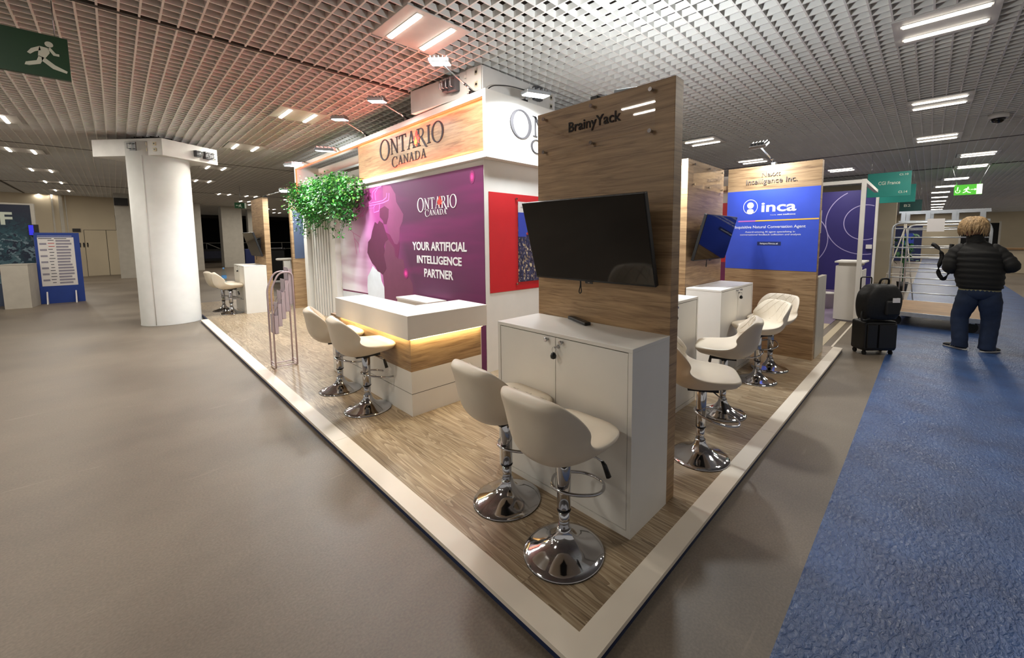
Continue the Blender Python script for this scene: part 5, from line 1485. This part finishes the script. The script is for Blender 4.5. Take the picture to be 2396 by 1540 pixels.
# ------------------------------------------------------------------ cage trolley
TR = thing('cage_trolley', 'galvanised rail trolley with a plywood deck on the blue carpet', 'trolley', (8.6, -1.2, 0))
ang = math.atan2(-0.997, -0.08)
TM = Matrix.Translation((8.62, -0.30, 0)) @ Matrix.Rotation(ang, 4, 'Z')      # local x runs along the long side
Lt, Wt = 1.22, 1.9
def tm(*pts): return [TM @ Vector(p) for p in pts]
m = MB().box(0, Lt, 0, Wt, 0.235, 0.26); m.xf(TM); m.build('deck', 'plywood', TR)
m = MB().box(-0.02, Lt + 0.02, -0.02, 0.0, 0.19, 0.262).box(-0.02, Lt + 0.02, Wt, Wt + 0.02, 0.19, 0.262).box(-0.02, 0, 0, Wt, 0.19, 0.262).box(Lt, Lt + 0.02, 0, Wt, 0.19, 0.262)
m.xf(TM); m.build('deck_frame', 'galvanised', TR)
for yy in (0.0, Wt):
    MB().tube(rounded(tm((0, yy, 0.2), (0, yy, 1.86), (Lt, yy, 1.86), (Lt, yy, 0.2)), 0.14, 6), 0.017, 10).build('rail_frame', 'galvanised', TR)
    q = MB()
    for z in (0.62, 0.88, 1.06, 1.24, 1.42, 1.60, 1.76):
        q.tube(tm((0, yy, z), (Lt, yy, z)), 0.010, 8)
    q.build('cross_rails', 'galvanised', TR)
for k, (a, b) in enumerate(((0.12, 0.1), (Lt - 0.12, 0.1), (0.12, Wt - 0.1), (Lt - 0.12, Wt - 0.1))):
    c = TM @ Vector((a, b, 0.092))
    ax = Vector((math.cos(0.6), math.sin(0.6), 0))
    w_ = MB().tube([c - ax * 0.02, c + ax * 0.02], 0.085, 20).build('castor_wheel', 'rubber', TR)
    MB().box(c.x - 0.035, c.x + 0.035, c.y - 0.035, c.y + 0.035, 0.16, 0.20).build('castor_fork', 'galvanised', w_)
m = MB().box(0.46, 0.68, -0.024, -0.02, 1.70, 1.92); m.xf(TM)
no = m.build('paper_notice', 'paper', TR)
LD = thing('aluminium_ladder', 'aluminium ladder frame lying across the top of the cage trolley', 'ladder', (9.0, -1.0, 1.88))
q = MB()
for yy in (0.12, 0.7):
    m = MB().box(0.06, 1.2, yy, yy + 0.025, 2.04, 2.07).box(0.06, 1.2, yy, yy + 0.025, 1.878, 1.9); m.xf(TM); m.build('side_rail', 'steel', LD)
    for k in range(4):
        m = MB().box(0.09 + k * 0.33, 0.15 + k * 0.33, yy, yy + 0.025, 1.9, 2.04); m.xf(TM); m.build('rung', 'steel', LD)
ES = thing('folding_easel', 'tall folding easel of thin pale poles behind the cage trolley', 'easel', (11.5, -0.3, 0))
q = MB()
for (a, b, c_, d) in ((11.3, 0.05, 11.4, -0.40), (11.3, -0.62, 11.4, -0.38), (11.9, -0.32, 11.4, -0.36)):
    q.tube([(a, b, 0.0), (c_, d, 1.95)], 0.013, 6)
q.build('leg', 'warm_white_panel', ES)
q = MB().tube([(11.33, -0.1, 0.75), (11.33, -0.52, 0.75)], 0.012, 6).build('brace', 'warm_white_panel', ES)

# ------------------------------------------------------------------ suitcase and bag
SU = thing('suitcase', 'black soft suitcase standing on wheels at the carpet edge', 'suitcase', (6.0, -0.3, 0))
sc_, ss_ = Vector((6.03, -0.32, 0)), R(-47)
SM = Matrix.Translation(sc_) @ Matrix.Rotation(ss_, 4, 'Z')         # local x = across, y = away from us
m = MB().box(-0.225, 0.225, -0.12, 0.14, 0.06, 0.47); m.xf(SM); m.build('body', 'suitcase_shell', SU, bevel=0.035, seg=4)
m = MB().box(-0.20, -0.07, -0.145, -0.12, 0.10, 0.43); m.xf(SM); m.build('front_pocket', 'suitcase_shell', SU, bevel=0.012)
m = MB().box(-0.04, 0.20, -0.14, -0.12, 0.10, 0.43); m.xf(SM); m.build('front_pocket', 'suitcase_shell', SU, bevel=0.012)
for a in (-0.18, 0.18):
    for b in (-0.07, 0.10):
        c = SM @ Vector((a, b, 0.03)); ax = SM.to_3x3() @ Vector((1, 0, 0))
        MB().tube([c - ax * 0.012, c + ax * 0.012], 0.03, 14).tube([c + Vector((0, 0, .02)), c + Vector((0, 0, .05))], 0.02, 8).build('wheel', 'rubber', SU)
pts = [SM @ Vector(p) for p in ((-0.13, 0.13, 0.42), (-0.13, 0.13, 1.05), (0.02, 0.13, 1.05), (0.02, 0.13, 0.42))]
MB().tube(rounded(pts, 0.03), 0.009, 8).build('pull_handle', 'black_plastic', SU)
BP = thing('travel_bag', 'bulging black travel bag strapped on top of the suitcase', 'bag', (6.03, -0.32, 0.47))
rings = []
for k in range(9):
    t = k / 8
    z = 0.475 + 0.50 * t
    rx = 0.235 * (0.86 + 0.3 * math.sin(PI * (0.15 + 0.7 * t))) * (1 if t < .85 else 0.8)
    ry = 0.14 * (0.8 + 0.35 * math.sin(PI * t)) * (1 if t < .9 else 0.7)
    rings.append([SM @ Vector((rx * math.copysign(abs(math.cos(a)) ** .7, math.cos(a)) + 0.03 * t, -0.02 + ry * math.copysign(abs(math.sin(a)) ** .7, math.sin(a)), z + (0.02 * math.cos(a * 3) if 0 < k < 8 else 0))) for a in [2 * PI * j / 20 for j in range(20)]])
MB().loft(rings).build('body', 'bag_black', BP, subsurf=1)
m = MB().box(-0.02, 0.17, -0.21, -0.15, 0.56, 0.76); m.xf(SM); m.build('pocket', 'bag_black', BP, bevel=0.03, seg=3)
m = MB().box(0.05, 0.14, -0.217, -0.205, 0.74, 0.80); m.xf(SM); m.build('white_tag', 'paper', BP)
pts = [SM @ Vector(p) for p in ((0.02, 0.0, 0.95), (0.03, -0.02, 1.04), (0.14, -0.02, 1.04), (0.15, 0.0, 0.95))]
MB().tube(rounded(pts, 0.04), 0.013, 8).build('handle', 'bag_black', BP)
pts = [SM @ Vector(p) for p in ((-0.22, -0.06, 0.62), (-0.28, -0.10, 0.55), (-0.27, -0.12, 0.47), (-0.19, -0.15, 0.52))]
MB().tube(rounded(pts, 0.05), 0.012, 8).build('side_strap', 'bag_black', BP)

# ------------------------------------------------------------------ person seen from behind
PE = thing('person', 'person with fair hair in a black puffer jacket and jeans, seen from behind', 'person', (7.15, -1.32, 0))
def limb(path, radii, n=18, ripple=0.0, per=0.07, flat=1.0, sub=6):
    P = [Vector(p) for p in path]
    pts, rr = [], []
    m_ = len(P)
    tot = 0
    for i in range(m_ - 1):
        a = P[max(0, i - 1)]; b = P[i]; c = P[i + 1]; d = P[min(m_ - 1, i + 2)]
        for k in range(sub + (1 if i == m_ - 2 else 0)):
            t = k / sub
            q = 0.5 * ((2 * b) + (c - a) * t + (2 * a - 5 * b + 4 * c - d) * t * t + (3 * b - a - 3 * c + d) * t ** 3)
            if pts: tot += (q - pts[-1]).length
            pts.append(q); rr.append((radii[i] * (1 - t) + radii[i + 1] * t) * (1 + ripple * abs(math.sin(PI * tot / per)) - ripple * 0.5))
    return MB().tube(pts, rr, n, flat=flat)
# body: one continuous skin-built figure
def skin_figure(nodes, edges, name, mat, parent, root, sub=2):
    me = bpy.data.meshes.new(name)
    off = PE.location
    me.from_pydata([tuple(Vector(p) - off) for p, r_ in nodes], edges, [])
    o = bpy.data.objects.new(name, me); COL.objects.link(o)
    md = o.modifiers.new('skin', 'SKIN'); md.use_smooth_shade = True
    lay = me.skin_vertices[0].data
    for i, (p, r_) in enumerate(nodes):
        lay[i].radius = r_ if isinstance(r_, tuple) else (r_, r_)
        lay[i].use_root = (i == root)
    md2 = o.modifiers.new('smooth', 'SUBSURF'); md2.levels = sub; md2.render_levels = sub
    dg = bpy.context.evaluated_depsgraph_get()
    m2 = bpy.data.meshes.new_from_object(o.evaluated_get(dg))
    bpy.data.objects.remove(o, do_unlink=True)
    m2.materials.clear(); m2.materials.append(M[mat])
    for p in m2.polygons: p.use_smooth = True
    ob = bpy.data.objects.new(name, m2); COL.objects.link(ob); ob.parent = parent
    return ob
px, py = 7.15, -1.32
N = []; E_ = []
def nd(p, r_, par=None):
    N.append((p, r_)); i = len(N) - 1
    if par is not None: E_.append((par, i))
    return i
pel = nd((px, py - 0.03, 0.90), (0.13, 0.16))
w1 = nd((px + 0.01, py - 0.01, 1.06), (0.12, 0.15), pel)
ch = nd((px + 0.02, py + 0.01, 1.28), (0.12, 0.17), w1)
nk0 = nd((px + 0.03, py + 0.03, 1.46), (0.075, 0.09), ch)
nk = nd((px + 0.05, py + 0.05, 1.545), (0.058, 0.056), nk0)
h1 = nd((px + 0.07, py + 0.06, 1.62), (0.075, 0.062), nk)
h2 = nd((px + 0.075, py + 0.065, 1.70), (0.098, 0.078), h1)
h3 = nd((px + 0.06, py + 0.07, 1.785), (0.088, 0.072), h2)
ns_ = nd((px + 0.175, py + 0.075, 1.685), 0.012, h2)
e1 = nd((px + 0.065, py + 0.148, 1.69), (0.02, 0.012), h2); e2 = nd((px + 0.065, py - 0.018, 1.69), (0.02, 0.012), h2)
for s in (1, -1):
    sh_y = py + 0.02 + s * 0.20
    s0 = nd((px + 0.02, sh_y, 1.415), 0.062, ch)
    eb = (px - 0.02, py + (0.285 if s > 0 else -0.315), 1.17 if s > 0 else 1.20)
    a1 = nd(((px + 0.0), (sh_y + eb[1]) / 2, 1.29), 0.05, s0)
    a2 = nd(eb, 0.044, a1)
    wr = (px + 0.25, py + s * 0.12, 1.17 if s < 0 else 1.15)
    a3 = nd(tuple((Vector(eb) + Vector(wr)) / 2), 0.04, a2)
    a4 = nd(wr, 0.028, a3)
    pm = nd((wr[0] + 0.06, wr[1] - s * 0.03, wr[2] + 0.0), (0.036, 0.018), a4)
    for k in range(4):
        f0 = nd((wr[0] + 0.11 + 0.004 * (1.5 - abs(k - 1.5)), wr[1] - s * 0.035, wr[2] + 0.03 - k * 0.02), 0.0095, pm)
        f1_ = nd((wr[0] + 0.145, wr[1] - s * 0.055, wr[2] + 0.028 - k * 0.02), 0.0085, f0)
        nd((wr[0] + 0.14, wr[1] - s * 0.085, wr[2] + 0.026 - k * 0.019), 0.008, f1_)
    th = nd((wr[0] + 0.05, wr[1] - s * 0.055, wr[2] + 0.035), 0.012, pm)
    nd((wr[0] + 0.09, wr[1] - s * 0.08, wr[2] + 0.05), 0.0095, th)
    hp = nd((px, py - 0.03 + s * 0.10, 0.82), 0.095, pel)
    kn = nd((px + 0.03, py - 0.01 + s * 0.15, 0.47), 0.06, hp)
    ak = nd((px - 0.04, py - 0.005 + s * 0.135, 0.10), 0.042, kn)
    nd((px + 0.06, py + s * 0.16, 0.045), (0.038, 0.03), ak)
body = skin_figure(N, E_, 'body', 'skin', PE, pel)
# jacket torso: quilted rings
rings = []
zs = 46
for k in range(zs + 1):
    t = k / zs
    z = 0.88 + 0.66 * t
    cy_ = py - 0.035 + 0.055 * t; cx_ = px + 0.0 + 0.03 * t
    if t < 0.75: ry, rx = 0.225 + 0.03 * math.sin(PI * t), 0.165 + 0.02 * math.sin(PI * t * 1.2)
    else:
        u = (t - 0.75) / 0.25
        ry = 0.246 * (1 - u ** 1.6) + 0.085 * u ** 1.6; rx = 0.178 * (1 - u) + 0.088 * u
    puff = 1 + 0.045 * (abs(math.sin(PI * z / 0.078)) - 0.5)
    if t < 0.03: puff = 0.93
    rings.append([(cx_ + rx * puff * math.copysign(abs(math.cos(a)) ** .85, math.cos(a)), cy_ + ry * puff * math.copysign(abs(math.sin(a)) ** .85, math.sin(a)), z + (0.006 * math.sin(5 * a + k) if k > 2 else 0)) for a in [2 * PI * j / 36 for j in range(36)]])
jk = MB().loft(rings).build('jacket', 'puffer', PE)
for s in (1, -1):
    sh_y = py + 0.02 + s * 0.185
    eb = (px - 0.03, py + (0.275 if s > 0 else -0.31), 1.17 if s > 0 else 1.21)
    wr = (px + 0.24, py + s * 0.12, 1.17 if s < 0 else 1.15)
    limb([(px + 0.02, sh_y - s * 0.07, 1.45), (px + 0.015, sh_y, 1.40), (px - 0.005, (sh_y + eb[1]) / 2 + s * .02, 1.29), eb, tuple((Vector(eb) + Vector(wr)) / 2 + Vector((0, s * .02, -.01))), wr],
         [0.075, 0.092, 0.092, 0.083, 0.07, 0.055], 20, 0.13, 0.075).build('sleeve', 'puffer', jk)
limb([(px + 0.025, py + 0.03, 1.50), (px + 0.035, py + 0.045, 1.57), (px + 0.04, py + 0.055, 1.63)], [0.098, 0.092, 0.084], 24, 0.08, 0.04).build('collar', 'puffer', jk)
rings = [[(px + (0.152 + d) * math.cos(a), py - 0.035 + (0.205 + d) * math.sin(a), z) for a in [2 * PI * j / 30 for j in range(30)]] for z, d in ((0.845, -0.004), (0.86, 0.004), (0.90, 0.0))]
MB().loft(rings).build('shirt_hem', 'shirt_hem', PE)
# jeans: hips and two baggy legs
rings = []
for k in range(10):
    t = k / 9; z = 0.90 - 0.17 * t
    rings.append([(px - 0.005 + (0.145 + 0.012 * math.sin(PI * t)) * (1 - .35 * t ** 3) * math.cos(a), py - 0.035 + (0.198 + 0.014 * math.sin(PI * t)) * (1 - .3 * t ** 3) * math.sin(a), z) for a in [2 * PI * j / 30 for j in range(30)]])
jn = MB().loft(rings).build('jeans', 'denim', PE, subsurf=1)
for s, kneex, anky in ((1, 0.05, 0.115), (-1, 0.02, -0.155)):
    limb([(px, py - 0.035 + s * 0.088, 0.87), (px + 0.0, py - 0.035 + s * 0.112, 0.70), (px + 0.03, py - 0.02 + s * 0.15, 0.48), (px + 0.0, py - 0.02 + s * 0.145, 0.30), (px - 0.035, py + anky, 0.12), (px - 0.035, py + anky, 0.055)],
         [0.115, 0.124, 0.098, 0.09, 0.086, 0.09], 22, 0.05, 0.11).build('trouser_leg', 'denim', jn)
# shoes
for s, ang_ in ((1, 52), (-1, -40)):
    ay = py + (0.115 if s > 0 else -0.155)
    rings = []
    for k in range(9):
        t = k / 8
        w_ = 0.046 * (0.75 + 0.5 * math.sin(PI * (0.12 + 0.76 * t))) * (1 if t < .92 else 0.7)
        hh = 0.092 - 0.055 * t if t < .9 else 0.03
        x_ = -0.09 + 0.29 * t
        rings.append([(x_, w_ * math.cos(a), 0.012 + max(0, hh) * (0.5 + 0.5 * math.sin(a))) for a in [2 * PI * j / 16 for j in range(16)]])
    mx = Matrix.Translation((px - 0.035, ay, 0.008)) @ Matrix.Rotation(R(ang_), 4, 'Z')
    m = MB().loft(rings); m.xf(mx); so = m.build('shoe', 'shoe_black', PE, subsurf=1)
    m = MB()
    rr_ = []
    for z in (0.0, 0.02):
        rr_.append([(-0.095 + 0.15 + 0.155 * math.cos(a), 0.048 * math.sin(a) * (1 + .12 * math.cos(a)), z) for a in [2 * PI * j / 20 for j in range(20)]])
    m.loft(rr_); m.xf(mx); m.build('sole', 'shoe_white', so)
    m = MB()
    for k in range(3):
        x_ = 0.015 + k * 0.028
        m.prism([(x_, 0.03), (x_ + 0.012, 0.03), (x_ - 0.008, 0.072), (x_ - 0.02, 0.072)], lambda a, b, d: (a, d, b), 0.050, 0.056)
        m.prism([(x_, 0.03), (x_ + 0.012, 0.03), (x_ - 0.008, 0.072), (x_ - 0.02, 0.072)], lambda a, b, d: (a, d, b), -0.056, -0.050)
    m.xf(mx); m.build('stripes', 'shoe_white', so)
# hair: short full mop over the back of the head
rings = []
hr = random.Random(11)
for k in range(15):
    t = k / 14
    ph_ = R(-34 + 124 * t)
    z = 1.705 + 0.165 * math.sin(ph_) * (1 if ph_ > 0 else 0.95)
    rad = math.cos(ph_) ** 0.75 if math.cos(ph_) > 0 else 0
    ring_ = []
    for j in range(32):
        a = 2 * PI * j / 32
        lump = 1 + 0.06 * math.sin(a * 9 + k * 1.7) + 0.08 * hr.uniform(-1, 1)
        fx = 0.142 if math.cos(a) < 0 else 0.112
        zz = z + (0.075 if (math.cos(a) > 0.25 and t < 0.45) else 0) * (1 - t / 0.45 if t < .45 else 0)
        ring_.append((px + 0.06 + fx * rad * math.cos(a) * lump, py + 0.07 + 0.142 * rad * math.sin(a) * lump, zz))
    rings.append(ring_)
hm = MB().loft(rings[3:])
for k in range(420):
    az = hr.uniform(0, 2 * PI)
    front = math.cos(az) > 0.35
    e0 = R(hr.uniform(20, 88)); e1 = e0 - R(hr.uniform(35, 60))
    e1 = max(e1, R(10) if front else R(hr.uniform(-46, -28)))
    tw = hr.uniform(-0.5, 0.5)
    pts_ = []
    for j in range(6):
        t = j / 5; e = e0 + (e1 - e0) * t; a = az + tw * t
        rr_ = 1.02 + 0.10 * math.sin(PI * t * 0.9) * hr.uniform(0.3, 1.0) + (0.05 if j == 5 else 0)
        fx = (0.142 if math.cos(a) < 0 else 0.115) * rr_; fy = 0.140 * rr_
        ce = max(0.0, math.cos(e)) ** 0.75
        pts_.append((px + 0.06 + fx * ce * math.cos(a), py + 0.07 + fy * ce * math.sin(a), 1.705 + 0.168 * rr_ * math.sin(e)))
    hm.tube(pts_, [0.012, 0.014, 0.013, 0.011, 0.008, 0.002], 5)
hm.build('hair', 'hair', PE)
for s in (-1, 1):
    m = MB().lathe([(0.0, -0.012), (0.009, -0.008), (0.012, 0.0), (0.009, 0.008), (0.0, 0.012)], 0, 0, 12, cap=False)
    m.xf(Matrix.Translation((px + 0.155, py + 0.073 + s * 0.032, 1.715))); m.build('eye', 'paper', PE)
MB().tube([(px + 0.155, py + 0.05, 1.64), (px + 0.162, py + 0.073, 1.638), (px + 0.155, py + 0.096, 1.64)], 0.007, 8).build('mouth', 'leaf_red', PE)
# dangling strap
ST = thing('dangling_strap', "long black strap hanging from the person's left hand", 'strap', (7.3, -0.98, 1.2))
sp_pts = [(7.36, -1.20, 1.18), (7.33, -1.05, 1.50), (7.30, -1.04, 1.38), (7.28, -1.06, 1.22), (7.27, -1.045, 1.08), (7.27, -0.985, 0.965), (7.27, -0.925, 1.07), (7.27, -0.928, 1.18), (7.28, -0.96, 1.32), (7.28, -0.93, 1.415), (7.29, -0.86, 1.49), (7.30, -0.83, 1.50)]
Pq = rounded(sp_pts[1:], 0.05, 5)
V, F = [], []
for i, p in enumerate(Pq):
    tw_ = 0.5 + 1.0 * math.sin(i * 0.45)
    t_ = (Pq[min(i + 1, len(Pq) - 1)] - Pq[max(0, i - 1)]).normalized()
    n_ = Vector((math.cos(tw_), math.sin(tw_) * 0.4, 0)).cross(t_)
    n_ = (n_ if n_.length > .1 else Vector((0, 1, 0))).normalized() * 0.026
    b_ = t_.cross(n_).normalized() * 0.003
    V += [p + n_ + b_, p - n_ + b_, p - n_ - b_, p + n_ - b_]
for i in range(len(Pq) - 1):
    for k in range(4):
        F.append((i * 4 + k, i * 4 + (k + 1) % 4, (i + 1) * 4 + (k + 1) % 4, (i + 1) * 4 + k))
MB().add(V, F, True).build('webbing', 'bag_black', ST)

# ------------------------------------------------------------------ far right end of the hall
KD = thing('reception_kiosk', 'grey kiosk desk with rails at the far right edge', 'kiosk', (15.0, -3.1, 0))
B(14.6, 15.8, -4.4, -2.95, 0.0, 1.0).build('body', 'grey_panel', KD)
B(14.5, 15.9, -4.5, -2.85, 1.0, 1.06).build('top', 'white_laminate', KD)
for k in range(4):
    MB().tube([(14.45, -2.9 - k * 0.3, 0.0), (14.45, -2.9 - k * 0.3, 1.35)], 0.025, 8).build('rail_post', 'steel', KD)
B(14.8, 15.5, -4.2, -3.2, 1.06, 1.3).build('stacked_boxes', 'plywood', KD)
DK = thing('information_desk', 'long beige desk at the far right end wall', 'desk', (27, -4.2, 0))
B(26.6, 27.6, -8.0, -2.9, 0.0, 1.05).build('body', 'beige_wall', DK); B(26.5, 27.7, -8.1, -2.8, 1.05, 1.12).build('top', 'plywood', DK)
TS = thing('tent_stand', 'purple and grey canopy booth at the far right edge', 'booth', (22, -5.2, 0))
B(21.5, 23.0, -6.6, -4.3, 0.0, 1.5).build('skirt', 'purple_print', TS)
MB().prism([(-6.8, 2.2), (-4.1, 2.2), (-4.6, 2.6), (-6.2, 2.6)], lambda a, b, d: (d, a, b), 21.3, 23.2).build('canopy', 'grey_panel', TS)
for a in (-6.5, -4.4): MB().tube([(21.6, a, 1.5), (21.6, a, 2.22)], 0.03, 6).build('pole', 'steel', TS)
DW = thing('dark_display', 'dark display wall at the far end behind the trolley rails', 'display', (36, 0.0, 0))
B(36.0, 36.2, -0.4, 1.0, 0.0, 2.4).build('panel', 'navy_print', DW); B(35.99, 36.0, 0.0, 0.6, 0.8, 1.9).build('screen', 'blue_print', DW)
DD = thing('dark_doorway', 'dark doorway opening at the far end beside the person', 'doorway', (40, -3.0, 0))
B(40.0, 40.2, -4.2, -2.4, 0.0, 2.6).build('opening', 'black_void', DD); B(39.98, 40.2, -2.4, -2.3, 0.0, 2.7).build('jamb', 'warm_white_panel', DD); B(39.98, 40.2, -4.3, -4.2, 0.0, 2.7).build('jamb', 'warm_white_panel', DD)
BT = thing('bench', 'low white bench in the aisle at the far end', 'bench', (33, -0.6, 0))
B(32.8, 33.2, -2.0, 0.5, 0.38, 0.45).build('seat', 'white_laminate', BT)
for a in (-1.8, 0.3): B(32.9, 33.1, a, a + 0.06, 0.0065, 0.38).build('leg', 'steel', BT)
WH = struct(B(17.5, 17.7, 0.1, 9.0, 0, CZ + 0.6).build('wall_far', 'beige_wall'))
PLT2 = thing('potted_plant', 'slim dark green potted plant behind the easel', 'plant', (14.8, -0.28, 0))
MB().lathe([(0.10, 0.0), (0.14, 0.3), (0.12, 0.3)], 14.8, -0.28, 16).build('pot', 'black_plastic', PLT2)
m = MB()
for i in range(70):
    leaf(m, Vector((14.8 + rng.gauss(0, .1), -0.28 + rng.gauss(0, .1), rng.uniform(0.9, 1.75))), 0.14, rdir(), Vector((0, 0, 1)))
m.tube([(14.8, -0.28, 0.28), (14.8, -0.28, 1.6)], 0.015, 6)
m.build('foliage', 'leaf_dark', PLT2)
bpy.context.view_layer.update()
